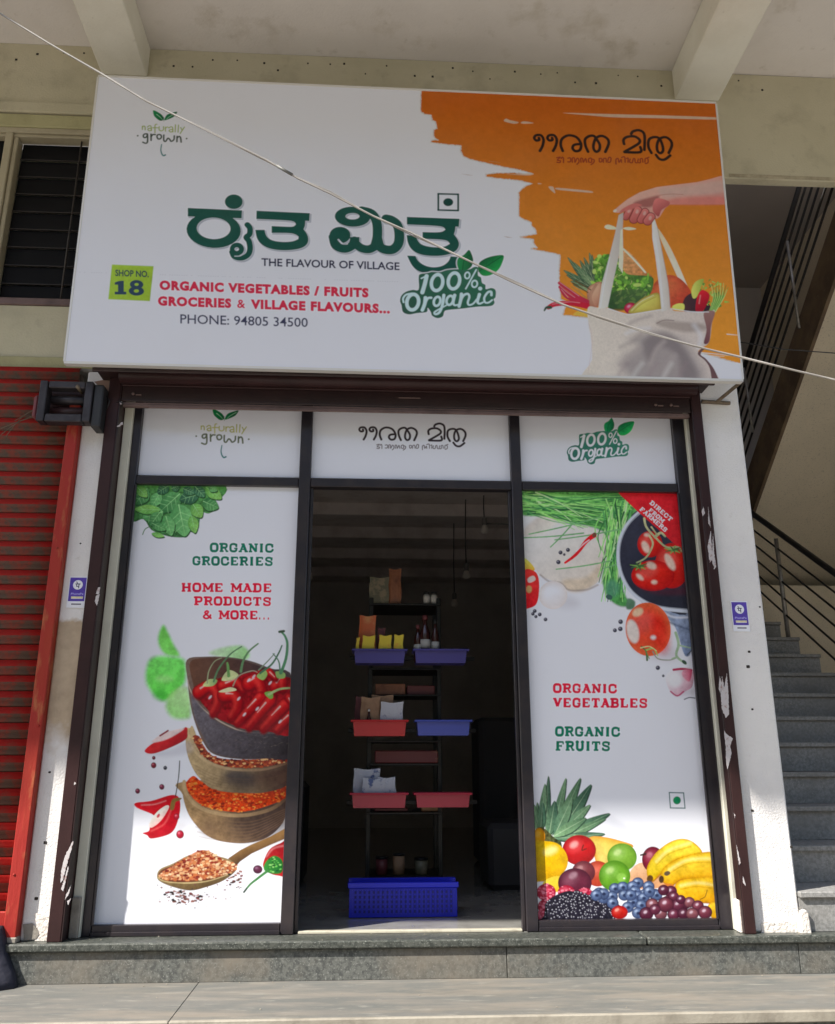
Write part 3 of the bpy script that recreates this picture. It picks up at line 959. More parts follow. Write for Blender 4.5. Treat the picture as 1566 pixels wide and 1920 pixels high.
    for i in range(150):
        x, y = 440+420*rs.rand(), 385+390*rs.rand()
        if (x < 600 and y > 640-(x-440)*.1) or y > 790-(x-560)*.25 or (x > 680 and y < 530) or (x > 640 and y < 440):
            continue
        k = rs.rand()
        c = [(104, 158, 56), (132, 184, 74), (52, 92, 40), (84, 132, 52), (150, 196, 96)][rs.randint(5)]
        pr.ell(x, y, 12+20*k, 7+9*rs.rand(), 180*rs.rand(), c, soft=3, alpha=.85)
    for i in range(60):
        x, y = 470+370*rs.rand(), 450+280*rs.rand()
        if (x > 680 and y < 540):
            continue
        a = rs.rand()*6
        pr.stroke([(x, y), (x+16*math.cos(a), y+16*math.sin(a)), (x+20*math.cos(a)-12*math.sin(a), y+28*math.sin(a))], 4, (166, 200, 116) if i % 2 else (38, 66, 34), alpha=.8)
    pr.poly([(560, 690), (640, 640), (840, 650), (760, 730), (660, 790), (560, 775)], (36, 58, 38), (60, 84, 50), 60, soft=6, alpha=.8)
    # onion, roots, radish, banana
    pr.poly([(395, 640), (430, 600), (500, 585), (495, 700), (470, 765), (410, 760), (395, 700)], (188, 146, 126), (150, 104, 88), -60, rim=(.6, (140, 92, 76)))
    for k in range(5):
        pr.stroke([(450-k*9, 770-k*4), (425-k*7, 690), (470-k*4, 600)], 4, (128, 84, 70), alpha=.6)
    for k, (a, b_) in enumerate((((290, 590), (400, 660)), ((285, 620), (395, 700)), ((310, 575), (420, 640)), ((330, 640), (395, 720)))):
        pr.stroke([a, b_], 12, (150, 110, 60) if k % 2 else (80, 66, 40), w2=8)
    pr.poly([(290, 820), (340, 790), (370, 800), (400, 780), (410, 840), (340, 830)], (206, 144, 66))
    for pts, w1 in (([(190, 590), (260, 640), (330, 690), (395, 725)], 22), ([(195, 620), (240, 660), (300, 700), (395, 745)], 24), ([(200, 640), (250, 700), (390, 750)], 16)):
        pr.stroke(pts, w1, (150, 40, 62), w2=w1*1.4)
        pr.stroke([(p[0]+4, p[1]-5) for p in pts[:-1]], 4, (216, 150, 160), alpha=.6)
    pr.stroke([(110, 770), (160, 745), (280, 738), (390, 758)], 30, (156, 32, 50), w2=44)
    pr.stroke([(140, 745), (260, 728), (340, 735)], 6, (220, 130, 140), alpha=.6)
    pr.stroke([(80, 792), (95, 770), (125, 768)], 10, (40, 60, 46), w2=24)
    pr.ball(715, 775, 50, 42, (176, 30, 66), (110, 20, 44), (226, 130, 156))
    pr.poly([(700, 810), (740, 750), (820, 690), (920, 665), (935, 790), (840, 810)], (214, 176, 92), (150, 130, 60), -50, rim=(.6, (130, 112, 50)))
    pr.stroke([(730, 800), (800, 740), (900, 690)], 5, (120, 100, 44), alpha=.6)
    pr.stroke([(720, 790), (790, 725), (880, 680)], 8, (232, 212, 150), alpha=.6)
    # aubergine, pepper, celery, right
    pr.poly([(1110, 700), (1200, 660), (1300, 760), (1290, 800), (1110, 800)], (62, 40, 46), (40, 30, 38), 0)
    for i in range(70):
        x = 1160+250*rs.rand()
        y = 560+ (abs(x-1290)*.2)+220*rs.rand()
        if x < 1230 and y > 680:
            continue
        c = [(76, 120, 50), (110, 152, 70), (50, 92, 42), (130, 168, 88), (60, 110, 46)][rs.randint(5)]
        pr.stroke([(x, y), (x+18*rs.randn(), y+26*rs.rand())], 8+10*rs.rand(), c, w2=3, alpha=.9)
    for k in range(16):
        x = 1300+k*8
        pr.stroke([(1290+k*3, 800), (1320+k*5, 700), (x+(k % 3)*9, 590+(k % 4)*16)], 7, [(150, 186, 110), (62, 108, 48), (90, 140, 62)][k % 3], w2=3)
    pr.poly([(1160, 640), (1190, 580), (1250, 560), (1230, 620), (1200, 690), (1170, 700)], (172, 176, 92), (120, 140, 60), 0)
    pr.poly([(1190, 760), (1205, 680), (1240, 640), (1290, 670), (1285, 720), (1240, 800), (1195, 800)], (176, 32, 44), (120, 20, 36), -60)
    pr.stroke([(1225, 680), (1215, 740)], 8, (226, 130, 130), soft=3, alpha=.6)
    pr.poly([(1020, 760), (1060, 740), (1105, 745), (1100, 790), (1030, 785)], (206, 188, 90))
    # canvas bag
    pr.poly([(400, 770), (470, 770), (545, 775), (660, 812), (720, 818), (900, 790), (1000, 778), (1040, 795), (1160, 800), (1285, 800), (1330, 790), (1310, 880), (1290, 1020), (1230, 1070), (1210, 1100), (1260, 1160), (1330, 1240), (1365, 1300), (1365, 1345), (400, 1345), (430, 1150), (420, 980), (405, 900)], (176, 166, 162), (160, 152, 152), 0, nz=(.03, 3, 6))
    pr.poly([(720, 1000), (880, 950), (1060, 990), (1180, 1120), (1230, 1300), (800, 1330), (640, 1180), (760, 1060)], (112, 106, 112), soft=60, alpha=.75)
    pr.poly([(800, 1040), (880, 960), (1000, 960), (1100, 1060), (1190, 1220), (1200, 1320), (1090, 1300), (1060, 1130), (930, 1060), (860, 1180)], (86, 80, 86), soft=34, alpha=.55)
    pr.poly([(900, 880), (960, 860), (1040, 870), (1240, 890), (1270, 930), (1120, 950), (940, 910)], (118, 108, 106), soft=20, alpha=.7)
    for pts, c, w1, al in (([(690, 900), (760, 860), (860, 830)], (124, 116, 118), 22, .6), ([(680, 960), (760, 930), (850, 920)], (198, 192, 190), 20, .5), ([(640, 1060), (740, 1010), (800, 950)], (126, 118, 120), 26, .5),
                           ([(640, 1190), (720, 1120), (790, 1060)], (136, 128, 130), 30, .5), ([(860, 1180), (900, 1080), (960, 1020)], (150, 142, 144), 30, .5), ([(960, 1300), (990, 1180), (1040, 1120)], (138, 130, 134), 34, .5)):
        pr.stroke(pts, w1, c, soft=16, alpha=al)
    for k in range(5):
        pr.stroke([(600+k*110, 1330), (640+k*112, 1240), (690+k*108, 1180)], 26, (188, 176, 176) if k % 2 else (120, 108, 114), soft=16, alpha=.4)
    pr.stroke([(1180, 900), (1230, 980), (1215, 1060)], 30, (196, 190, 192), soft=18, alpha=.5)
    pr.poly([(1250, 810), (1330, 800), (1305, 900), (1290, 1020), (1250, 1030), (1270, 930)], (86, 52, 62), (120, 92, 90), 90, soft=4)
    pr.poly([(1232, 1072), (1208, 1100), (1214, 1122), (1260, 1160), (1295, 1220), (1320, 1345), (1370, 1345), (1330, 1230), (1270, 1150), (1226, 1112), (1262, 1066)], (84, 62, 66))
    pr.stroke([(545, 775), (660, 812), (720, 818), (900, 790), (1000, 778), (1160, 800), (1285, 802)], 7, (206, 202, 198), alpha=.8)
    pr.stroke([(405, 885), (430, 985), (425, 1080), (400, 1250)], 4, (150, 132, 140), alpha=.5)
    pr.stroke([(905, 885), (960, 862), (1030, 865)], 6, (84, 70, 74), soft=3, alpha=.7)
    # straps
    pr.poly([(625, 90), (660, 70), (655, 200), (640, 330), (590, 560), (545, 770), (475, 780), (500, 600), (560, 380), (600, 220)], (176, 172, 172), (146, 140, 140), 0, smooth=False)
    pr.poly([(640, 200), (655, 190), (660, 400), (655, 520), (625, 470), (630, 330)], (178, 172, 160), smooth=False)
    pr.stroke([(560, 400), (520, 600), (490, 770)], 5, (204, 202, 200), alpha=.8)
    pr.poly([(870, 150), (890, 120), (912, 190), (950, 380), (990, 600), (1006, 780), (940, 800), (925, 640), (895, 400), (872, 260)], (186, 182, 178), (156, 150, 148), 0, smooth=False)
    pr.stroke([(910, 180), (948, 380), (990, 600), (1004, 770)], 5, (120, 110, 104), alpha=.6)
    pr.stroke([(895, 260), (925, 480), (950, 760)], 8, (204, 200, 196), soft=4, alpha=.6)
    # ----- lettering
    pr.setwhite((158, 159, 167))
    DG, HALO, SH = (18, 58, 50), (178, 192, 192), (112, 118, 130)
    pr.view(330, 350, 5.4)
    ra = [('p', [(120, 215), (668, 240), (665, 320), (120, 300)], False), ('e', 585, 152, 90, 73, 0), ('e', 382, 440, 275, 180, 3), ('-', ('e', 381, 422, 171, 109, 2))]
    ra2 = [('s', [(722, 385), (748, 420), (745, 480), (712, 512), (738, 550), (750, 620), (735, 680), (690, 715), (640, 722), (590, 705), (568, 660)], 56), ('e', 617, 632, 73, 66, 0), ('-', ('e', 615, 632, 22, 18, 0)), ('-', ('s', [(595, 703), (650, 700), (690, 670), (705, 630)], 9))]
    ta = [('p', [(815, 243), (1355, 268), (1350, 348), (1310, 345), (1308, 395), (1292, 430), (1330, 480), (1345, 540), (1322, 595), (1250, 632), (1100, 648), (950, 632), (860, 585), (815, 520), (803, 437), (897, 437), (912, 500), (965, 545), (1080, 562), (1185, 555), (1238, 530), (1240, 505), (1210, 482), (1150, 468), (968, 468), (968, 398), (1150, 407), (1195, 403), (1214, 380), (1200, 355), (1150, 342), (813, 327)], False)]
    sty = [(14, 0, 0, HALO, .8), (5, 14, -12, SH, .8), (4, 0, 0, HALO, .9), (0, 0, 0, DG, 1)]
    for p in (ra, ra2, ta):
        pr.glyphs(p, sty)
    pr.glyphs(ra, [(0, 0, 0, DG, 1)])
    pr.view(600, 350, 4.35)
    mi = [('e', 265, 245, 145, 82, 2), ('-', ('e', 265, 241, 57, 26, 0)),
          ('s', [(340, 195), (420, 220), (462, 290), (468, 400), (450, 480)], 74),
          ('e', 163, 395, 86, 68, 0), ('s', [(108, 410), (130, 480), (200, 506), (262, 480), (280, 440)], 72),
          ('p', [(243, 410), (322, 410), (322, 480), (243, 490)], False), ('s', [(285, 460), (335, 500), (400, 510), (455, 480), (470, 450)], 70),
          ('s', [(467, 420), (490, 490), (545, 515), (600, 508), (640, 460), (646, 380), (628, 310), (580, 272), (540, 262)], 76),
          ('-', ('s', [(150, 432), (180, 462), (220, 465)], 13)), ('p', [(526, 238), (560, 240), (560, 300), (526, 290)], False)]
    ta2 = [('p', [(708, 246), (1138, 262), (1132, 328), (1105, 325), (1102, 360), (1092, 388), (1125, 430), (1138, 475), (1112, 525), (1040, 558), (930, 568), (810, 555), (740, 510), (712, 450), (706, 395), (782, 397), (795, 440), (830, 477), (930, 497), (1020, 490), (1058, 465), (1040, 440), (980, 430), (836, 425), (836, 370), (990, 374), (1022, 350), (1008, 328), (940, 318), (708, 308)], False)]
    hook = [('p', [(710, 562), (778, 565), (800, 610), (860, 648), (930, 660), (1000, 648), (1050, 610), (1065, 568), (1160, 575), (1150, 700), (1000, 712), (820, 705), (750, 650)], False)]
    for p in (mi, hook, ta2):
        pr.glyphs(p, [(11, 0, 0, HALO, .8), (4, 11, -10, SH, .8), (3, 0, 0, HALO, .9), (0, 0, 0, DG, 1)])
    veg_mark(pr, 964, 58, 1126, 62, 1126, 194, 964, 190, 14, (18, 48, 44), .25)
    pr.view(740, 450, 7.118)
    pr.setwhite((163, 167, 178))
    badge(pr)
    pr.view(240, 195, 12.05)
    pr.setwhite((146, 143, 142))
    sprout(pr)
    pr.setwhite((140, 130, 126))
    pr.view(1000-85/5.2, 230-22/5.2, 5.26)
    malayalam(pr, (26, 14, 10), (92, 30, 16))
    pr.view(0, 0, 1)
    pr.setwhite((163, 166, 177))
    pr.text('THE FLAVOUR OF VILLAGE', 490, 498, 749, 506, 14.0, (30, 32, 56), bold=.022)
    # shop number plate
    pr.poly([(210, 496), (288, 499), (281, 564.5), (203, 561)], (124, 152, 52), (118, 144, 46), 0, smooth=False, nz=(.03, 5, 1))
    pr.text('SHOP NO.', 216, 517, 279, 519.5, 11.5, (38, 56, 66), bold=.03)
    slab = [(216, 221)]
    slab_text_digits(pr)
    for tx in (('ORGANIC VEGETABLES / FRUITS', 299, 542, 691, 556.5), ('GROCERIES', 296, 571.5, 433.5, 576.2), ('VILLAGE FLAVOURS...', 470, 577.5, 731, 586.5)):
        pr.text(*tx, 15.5, (160, 34, 58), bold=.062, halo=(190, 176, 190), spacing=1.16)
    pr.text('&', 444.5, 576.6, 460, 577.2, 15.5, (160, 34, 58), bold=.02, halo=(190, 176, 190))
    pr.text('PHONE: 94805 34500', 338, 606, 577, 613, 17, (40, 42, 66), bold=.008)
    for (xa, xb) in ((140, 202), (300, 445), (455, 590), (600, 745)):
        for x in np.arange(xa, xb, 4.5):
            if random.random() < .7:
                pr.stroke([(x, 510+(x-140)*.03), (x+1.6, 510+(x-140)*.03)], .7, (120, 124, 138), alpha=.6)
    return pr


def slab_text_digits(pr):
    c = (34, 52, 72)
    pr.view(100, 450, 2.293)
    ps = [('p', [(285, 175), (303, 175), (303, 222), (314, 222), (314, 234), (264, 234), (264, 222), (278, 222), (278, 192), (264, 192), (264, 182)], False)]
    pr.glyphs(ps, [(0, 0, 0, c, 1)])
    ps = [('e', 358, 191, 29, 19, 2), ('e', 357, 219, 33, 20, 2), ('-', ('e', 358, 191, 9, 6, 0)), ('-', ('e', 357, 219, 11, 7, 0))]
    pr.glyphs(ps, [(0, 0, 0, c, 1)])
    pr.view(0, 0, 1)


def panel_print(corners, res, white):
    """picture sheet in the glazing plane (y = 0) from its photographed corners tl,tr,bl,br."""
    P = [on_y(*c, 0.0) for c in corners]
    x0, x1 = .5*(P[0][0]+P[2][0]), .5*(P[1][0]+P[3][0])
    z1, z0 = .5*(P[0][2]+P[1][2]), .5*(P[2][2]+P[3][2])
    return Print((x0, 0, z0), (1, 0, 0), (0, 0, 1), x1-x0, z1-z0, res, white)


def make_left():
    pr = panel_print([(256, 910.2), (561, 914), (173.6, 1735.5), (528, 1730)], 620, (168, 174, 188))
    pr.view(150, 900, 3.729)
    rs = np.random.RandomState(2)
    # mint
    pr.poly([(370, 20), (980, 30), (985, 130), (905, 128), (962, 170), (955, 205), (900, 235), (850, 232), (830, 330), (800, 370), (762, 362), (745, 398), (680, 402), (600, 390), (500, 350), (445, 275), (360, 278)], (50, 92, 58), (66, 118, 66), 90, nz=(.22, 7, 2))
    leaves = [((470, 60), (385, 170), 110, 0), ((560, 90), (500, 190), 80, 1), ((620, 40), (540, 90), 70, 2), ((700, 95), (560, 222), 130, 0), ((830, 100), (695, 140), 96, 2), ((720, 60), (800, 95), 60, 2),
              ((580, 222), (440, 265), 120, 1), ((560, 210), (380, 205), 66, 3), ((560, 225), (490, 320), 80, 0), ((690, 170), (735, 395), 170, 1), ((600, 250), (640, 390), 90, 1), ((860, 148), (968, 195), 95, 0),
              ((790, 170), (850, 262), 90, 3), ((780, 250), (805, 372), 74, 3), ((880, 50), (990, 132), 84, 3), ((900, 45), (960, 75), 52, 1), ((800, 40), (870, 120), 70, 2), ((500, 300), (600, 350), 60, 0), ((500, 375), (590, 395), 34, 3), ((640, 60), (700, 40), 60, 2), ((400, 50), (470, 120), 66, 3)]
    cc = [((78, 132, 84), (46, 96, 60)), ((98, 156, 104), (66, 122, 76)), ((58, 100, 76), (38, 76, 60)), ((110, 160, 88), (80, 136, 72))]
    for b_, t_, w_, k in leaves:
        pr.leaf((b_[0]+3, b_[1]+7), (t_[0]+5, t_[1]+9), w_*1.04, (30, 62, 38), (34, 70, 42), soft=3)
        pr.leaf(b_, t_, w_, *cc[k], vein=(128, 176, 128))
    pr.stroke([(490, 325), (455, 345), (438, 382)], 6, (60, 100, 60))
    # texts
    G, RD = (0, 92, 76), (170, 30, 56)
    hg, hr = (190, 212, 206), (212, 190, 200)
    slab_text(pr, 'ORGANIC', 906, 503, 1356, 508, 62, G, hg, 7)
    slab_text(pr, 'GROCERIES', 784, 596, 1352, 601, 62, G, hg, 7)
    slab_text(pr, 'HOME MADE', 708, 782, 1344, 786, 62, RD, hr, 7)
    slab_text(pr, 'PRODUCTS', 796, 876, 1340, 881, 61, RD, hr, 7)
    slab_text(pr, '& MORE...', 855, 972, 1338, 977, 61, RD, hr, 7)
    # out-of-focus leaves
    pr.poly([(582, 1015), (548, 1090), (556, 1165), (605, 1222), (694, 1228), (655, 1150), (618, 1070)], (104, 180, 92), (88, 160, 76), 90, soft=16)
    pr.poly([(500, 1245), (620, 1232), (730, 1262), (738, 1400), (690, 1470), (600, 1545), (535, 1520), (468, 1430), (462, 1330)], (84, 176, 74), (96, 184, 92), 90, soft=22, nz=(.08, 18, 3))
    pr.ell(590, 1390, 60, 22, 0, (130, 200, 120), soft=24, alpha=.6)
    pr.ell(560, 1500, 50, 40, 0, (48, 140, 52), soft=24, alpha=.6)
    pr.poly([(640, 1490), (750, 1450), (775, 1640), (720, 1672), (640, 1655), (600, 1580)], (112, 196, 90), (140, 205, 126), 60, soft=22, alpha=.85)
    pr.poly([(905, 1215), (1000, 1172), (1140, 1162), (1185, 1235), (1100, 1262)], (104, 168, 88), (150, 180, 150), 180, soft=16, alpha=.8)
    # bowls
    pr.setwhite((178, 182, 194))
    for q in ([(725, 2110), (718, 2200), (755, 2330), (825, 2430), (900, 2495), (1000, 2530), (1150, 2541), (1285, 2512), (1385, 2440), (1445, 2330), (1470, 2100)],):
        pr.poly(q, (134, 112, 84), (52, 40, 40), -20, nz=(.10, 8, 4))
        pr.ell(1260, 2400, 230, 120, 0, (40, 32, 34), soft=110, alpha=.8)
        pr.ell(900, 2440, 60, 60, 30, (70, 56, 50), soft=50, alpha=.5)
        for k in range(7):
            pr.stroke([(760+k*12, 2290+k*34), (950+k*10, 2370+k*26), (1200, 2390+k*22), (1440, 2300+k*14)], 6, (96, 76, 58), soft=4, alpha=.4)
        pr.stroke([(728, 2110), (740, 2190), (820, 2280), (960, 2332), (1150, 2345), (1340, 2300), (1445, 2220)], 24, (150, 130, 102), c2=(84, 66, 54), ang=0, soft=3)
    sp3 = [(742, 2135), (790, 2070), (850, 2110), (950, 2170), (1150, 2190), (1300, 2170), (1460, 2090), (1460, 2200), (1350, 2265), (1150, 2318), (950, 2305), (810, 2245)]
    pr.poly(sp3, (178, 66, 40), (150, 48, 30), 0, nz=(.16, 4, 5))
    pr.specks(sp3, 360, 5, 15, [(206, 96, 50), (148, 44, 30), (222, 120, 62), (180, 60, 34), (110, 34, 26)], 3)
    pr.poly([(745, 1745), (742, 1880), (785, 2010), (850, 2100), (935, 2160), (1100, 2186), (1300, 2184), (1470, 2110), (1470, 1890), (1300, 1950), (1000, 1965), (850, 1850), (790, 1725), (768, 1735)], (158, 140, 110), (62, 48, 44), -22, nz=(.08, 8, 6))
    pr.ell(1120, 2090, 120, 70, 10, (42, 42, 50), soft=50, alpha=.8)
    pr.ell(1370, 2080, 150, 80, 0, (58, 40, 38), soft=70, alpha=.75)
    for k in range(5):
        pr.stroke([(790+k*20, 1990+k*30), (1000, 2080+k*18), (1300, 2090+k*16), (1460, 2040+k*12)], 7, (84, 66, 52), soft=5, alpha=.35)
    sp2 = [(788, 1800), (830, 1790), (860, 1850), (930, 1930), (1080, 1955), (1300, 1945), (1470, 1880), (1470, 1955), (1300, 2005), (1100, 2012), (950, 1985), (850, 1915)]
    pr.poly(sp2, (108, 46, 38), nz=(.15, 4, 7))
    pr.specks(sp2, 260, 5, 15, [(160, 96, 66), (120, 46, 34), (190, 150, 110), (140, 66, 44), (70, 34, 32)], 4)
    pr.stroke([(752, 1760), (775, 1850), (850, 1945), (960, 2000), (1110, 2028), (1300, 2022), (1460, 1975)], 16, (168, 150, 122), c2=(96, 72, 60), ang=0, soft=3, alpha=.8)
    pr.poly([(748, 1258), (752, 1400), (770, 1560), (805, 1700), (860, 1830), (930, 1915), (1090, 1950), (1300, 1948), (1490, 1905), (1490, 1390), (1330, 1318), (1200, 1268), (1050, 1240), (880, 1236)], (100, 84, 78), (40, 38, 46), -15, nz=(.08, 10, 8))
    pr.poly([(770, 1275), (880, 1246), (1050, 1250), (1200, 1282), (1330, 1335), (1450, 1400), (1350, 1500), (1000, 1600), (840, 1560), (790, 1420)], (86, 60, 50), (36, 34, 44), 0)
    pr.stroke([(752, 1400), (772, 1470), (830, 1570), (920, 1650), (1040, 1720), (1180, 1765), (1480, 1770)], 8, (172, 160, 150), soft=3, alpha=.7)
    pr.poly([(780, 1500), (860, 1600), (960, 1690), (1100, 1750), (1490, 1775), (1490, 1900), (1300, 1940), (1090, 1940), (930, 1900), (860, 1790), (800, 1650)], (86, 84, 96), (34, 30, 34), -30, soft=8, nz=(.12, 6, 9), alpha=.85)
    for k in range(40):
        x, y = 980+480*rs.rand(), 1780+130*rs.rand()
        pr.stroke([(x, y), (x+30*rs.rand(), y-10+20*rs.rand())], 3, (110, 100, 96), alpha=.35)
    # heap of chillies
    heap = [(815, 1480), (860, 1425), (960, 1390), (1050, 1365), (1150, 1355), (1300, 1325), (1400, 1375), (1490, 1420), (1490, 1770), (1300, 1755), (1150, 1742), (1050, 1705), (950, 1660), (860, 1570)]
    pr.poly(heap, (120, 22, 30), nz=(.2, 8, 3))
    ch = [([(830, 1480), (900, 1440), (950, 1480), (960, 1560), (930, 1630)], 100), ([(1000, 1440), (1090, 1410), (1140, 1470)], 90), ([(1180, 1420), (1230, 1400), (1270, 1470), (1250, 1560)], 110),
          ([(1370, 1440), (1410, 1400), (1420, 1460)], 100), ([(1010, 1500), (1080, 1510), (1100, 1580), (1060, 1660)], 110), ([(1320, 1340), (1370, 1390)], 60),
          ([(1260, 1520), (1180, 1610), (1100, 1700)], 90), ([(1330, 1540), (1250, 1640), (1180, 1730)], 90), ([(1430, 1570), (1350, 1660), (1280, 1740)], 96), ([(1480, 1640), (1420, 1700), (1380, 1750)], 80), ([(1460, 1520), (1490, 1580)], 60)]
    for pts, w1 in ch:
        pr.stroke([(p[0]+5, p[1]+10) for p in pts], w1, (96, 16, 24), w2=w1*.6, soft=9)
        pr.stroke(pts, w1*.9, (170, 30, 36), c2=(112, 18, 26), ang=-70, w2=w1*.5, soft=5, rim=(.6, (112, 16, 26)))
        pr.stroke([(p[0]-w1*.12, p[1]-w1*.1) for p in pts], w1*.3, (204, 58, 56), w2=w1*.15, soft=w1*.12, alpha=.6)
        a, b_ = pts[0], pts[1]
        pr.stroke([(a[0]+(b_[0]-a[0])*.3-8, a[1]+(b_[1]-a[1])*.3-12), (b_[0]-10, b_[1]-14)], w1*.12, (232, 168, 168), w2=3, soft=4, alpha=.8)
    for x, y in ((1180, 1400), (1215, 1375), (1330, 1420), (910, 1520), (1110, 1530), (1400, 1690), (1150, 1640), (1240, 1600)):
        pr.ell(x, y, 16, 7, -50, (238, 200, 200), soft=5, alpha=.7)
    pr.poly([(860, 1440), (900, 1395), (960, 1400), (930, 1440)], (170, 180, 130), (100, 130, 84), 0)
    pr.poly([(990, 1400), (1040, 1330), (1110, 1365), (1060, 1400)], (160, 170, 130))
    pr.poly([(970, 1480), (1050, 1450), (1095, 1470), (1020, 1485)], (176, 176, 146))
    pr.poly([(1235, 1370), (1290, 1330), (1310, 1360), (1280, 1400)], (120, 150, 90))
    pr.poly([(1370, 1340), (1430, 1350), (1430, 1385), (1380, 1385)], (110, 140, 86))
    pr.poly([(1290, 1490), (1340, 1480), (1350, 1520), (1325, 1530)], (100, 140, 70))
    for pts, w1, c in (([(890, 1420), (900, 1340), (940, 1270), (990, 1245)], 9, (120, 130, 106)), ([(935, 1410), (970, 1320), (1050, 1220), (1130, 1165)], 14, (74, 106, 80)), ([(1040, 1370), (1035, 1310), (1030, 1280)], 22, (90, 130, 80)),
                       ([(1125, 1340), (1140, 1270), (1180, 1200), (1245, 1145)], 18, (82, 114, 84)), ([(1070, 1440), (1110, 1370), (1200, 1335), (1240, 1345)], 10, (128, 120, 110)),
                       ([(1260, 1350), (1340, 1290), (1390, 1210), (1412, 1158)], 16, (60, 92, 74)), ([(1400, 1350), (1390, 1270), (1350, 1215)], 12, (70, 104, 84)),
                       ([(1405, 1350), (1440, 1250), (1450, 1150), (1435, 1095), (1410, 1065)], 22, (66, 112, 84)), ([(1320, 1500), (1400, 1462), (1490, 1455)], 18, (130, 150, 108)), ([(1250, 1330), (1310, 1270), (1360, 1215)], 10, (96, 112, 96))):
        pr.stroke(pts, w1, c, w2=w1*.6)
    pr.stroke([(1395, 1062), (1425, 1058)], 18, (50, 66, 52))
    # loose chillies and peppercorns
    pr.view(150, 1330, 3.729)
    pr.poly([(470, 300), (620, 285), (760, 225), (780, 300), (600, 330)], (130, 130, 146), soft=26, alpha=.35)
    pr.poly([(452, 290), (520, 232), (640, 190), (738, 125), (752, 165), (735, 215), (600, 282), (500, 312)], (176, 40, 46), (126, 28, 36), -50, soft=3)
    pr.poly([(500, 230), (560, 180), (640, 150), (730, 135), (640, 195), (560, 225)], (196, 168, 172), soft=6)
    pr.stroke([(560, 185), (600, 160), (615, 150)], 12, (110, 34, 46))
    pr.poly([(520, 900), (620, 880), (690, 800), (740, 820), (640, 900)], (150, 150, 160), soft=26, alpha=.35)
    pr.poly([(388, 655), (500, 640), (635, 600), (690, 615), (702, 680), (690, 760), (660, 840), (610, 880), (500, 905), (470, 882), (438, 866), (482, 850), (490, 800), (520, 745), (400, 690)], (176, 32, 42), (130, 22, 34), -60, soft=2)
    pr.poly([(484, 800), (535, 722), (600, 674), (622, 688), (565, 780), (500, 828)], (206, 190, 186), (180, 150, 150), -45, soft=2)
    pr.ell(548, 745, 9, 16, 30, (150, 60, 70))
    pr.stroke([(500, 850), (590, 800), (640, 700)], 14, (206, 80, 84), soft=5, alpha=.5)
    pr.stroke([(430, 670), (520, 665), (600, 640)], 8, (224, 130, 134), soft=4, alpha=.6)
    pr.stroke([(697, 362), (690, 470), (668, 610)], 7, (44, 48, 46))
    pr.poly([(630, 700), (640, 640), (670, 620), (712, 622), (690, 640), (668, 650), (655, 700)], (106, 84, 48))
    for x, y, r_, c in ((403, 572, 17, (96, 34, 56)), (572, 543, 18, (96, 34, 56)), (515, 392, 19, (110, 30, 46)), (596, 410, 13, (46, 46, 56)), (516, 340, 12, (90, 30, 44)), (700, 875, 27, (150, 30, 52)), (676, 750, 20, (150, 34, 52))):
        pr.ball(x, y, r_, r_*1.1, c, tuple(int(k*.6) for k in c), tuple(min(255, k+70) for k in c))
    # spoon of flakes
    pr.setwhite((246, 243, 247))
    pr.poly([(560, 1230), (800, 1290), (1040, 1240), (1130, 1160), (1000, 1290), (760, 1330)], (196, 186, 190), soft=30, alpha=.5)
    pr.poly([(1440, 830), (1330, 890), (1200, 945), (1120, 985), (1040, 1040), (1020, 1085), (1080, 1110), (1120, 1065), (1200, 1010), (1340, 945), (1450, 900)], (70, 50, 42), (150, 112, 70), 110, smooth=False)
    pr.poly([(538, 1168), (560, 1118), (650, 1078), (800, 1010), (1000, 1035), (1085, 1080), (1090, 1130), (1000, 1200), (880, 1245), (770, 1268), (650, 1243), (560, 1205)], (170, 146, 104), (96, 74, 48), -80, nz=(.06, 5, 2))
    pr.poly([(548, 1168), (570, 1125), (655, 1088), (800, 1022), (1000, 1050), (1075, 1090), (1078, 1125), (980, 1180), (850, 1200), (700, 1210), (590, 1198)], (110, 60, 46))
    hp = [(556, 1160), (640, 1100), (740, 1042), (800, 1002), (862, 984), (930, 1005), (1000, 1050), (1084, 1080), (1082, 1130), (980, 1168), (850, 1192), (700, 1196), (600, 1188)]
    pr.poly(hp, (176, 96, 66), (200, 130, 96), 110, nz=(.2, 4, 2))
    pr.specks(hp, 480, 6, 17, [(230, 178, 132), (196, 112, 72), (146, 52, 42), (246, 212, 170), (120, 40, 38), (206, 130, 84)], 7)
    pr.stroke([(540, 1175), (600, 1205), (750, 1215), (900, 1200), (1050, 1150)], 7, (214, 190, 140), alpha=.8)
    for poly_, n, sd_ in (([(600, 1280), (720, 1270), (850, 1300), (860, 1340), (700, 1360), (620, 1340)], 80, 5), ([(1020, 1170), (1130, 1130), (1140, 1200), (1060, 1240)], 26, 6)):
        pr.specks(poly_, n, 5, 15, [(70, 44, 40), (120, 60, 60), (40, 34, 34), (150, 100, 90)], sd_)
    pr.specks([(420, 1220), (1150, 1230), (1100, 1300), (850, 1400), (500, 1340)], 46, 3, 9, [(110, 70, 66), (70, 60, 60), (150, 120, 116)], 8, smooth=False)
    pr.poly([(1280, 1100), (1292, 1040), (1330, 975), (1400, 937), (1450, 930), (1450, 1150), (1380, 1163), (1318, 1142)], (190, 44, 48), (150, 30, 38), 60)
    pr.stroke([(1305, 1030), (1350, 975), (1420, 955)], 12, (236, 150, 150), soft=6, alpha=.5)
    pr.poly([(1305, 1060), (1360, 1025), (1415, 1060), (1410, 1140), (1340, 1150), (1285, 1120)], (60, 140, 60), (30, 104, 44), 0, soft=3)
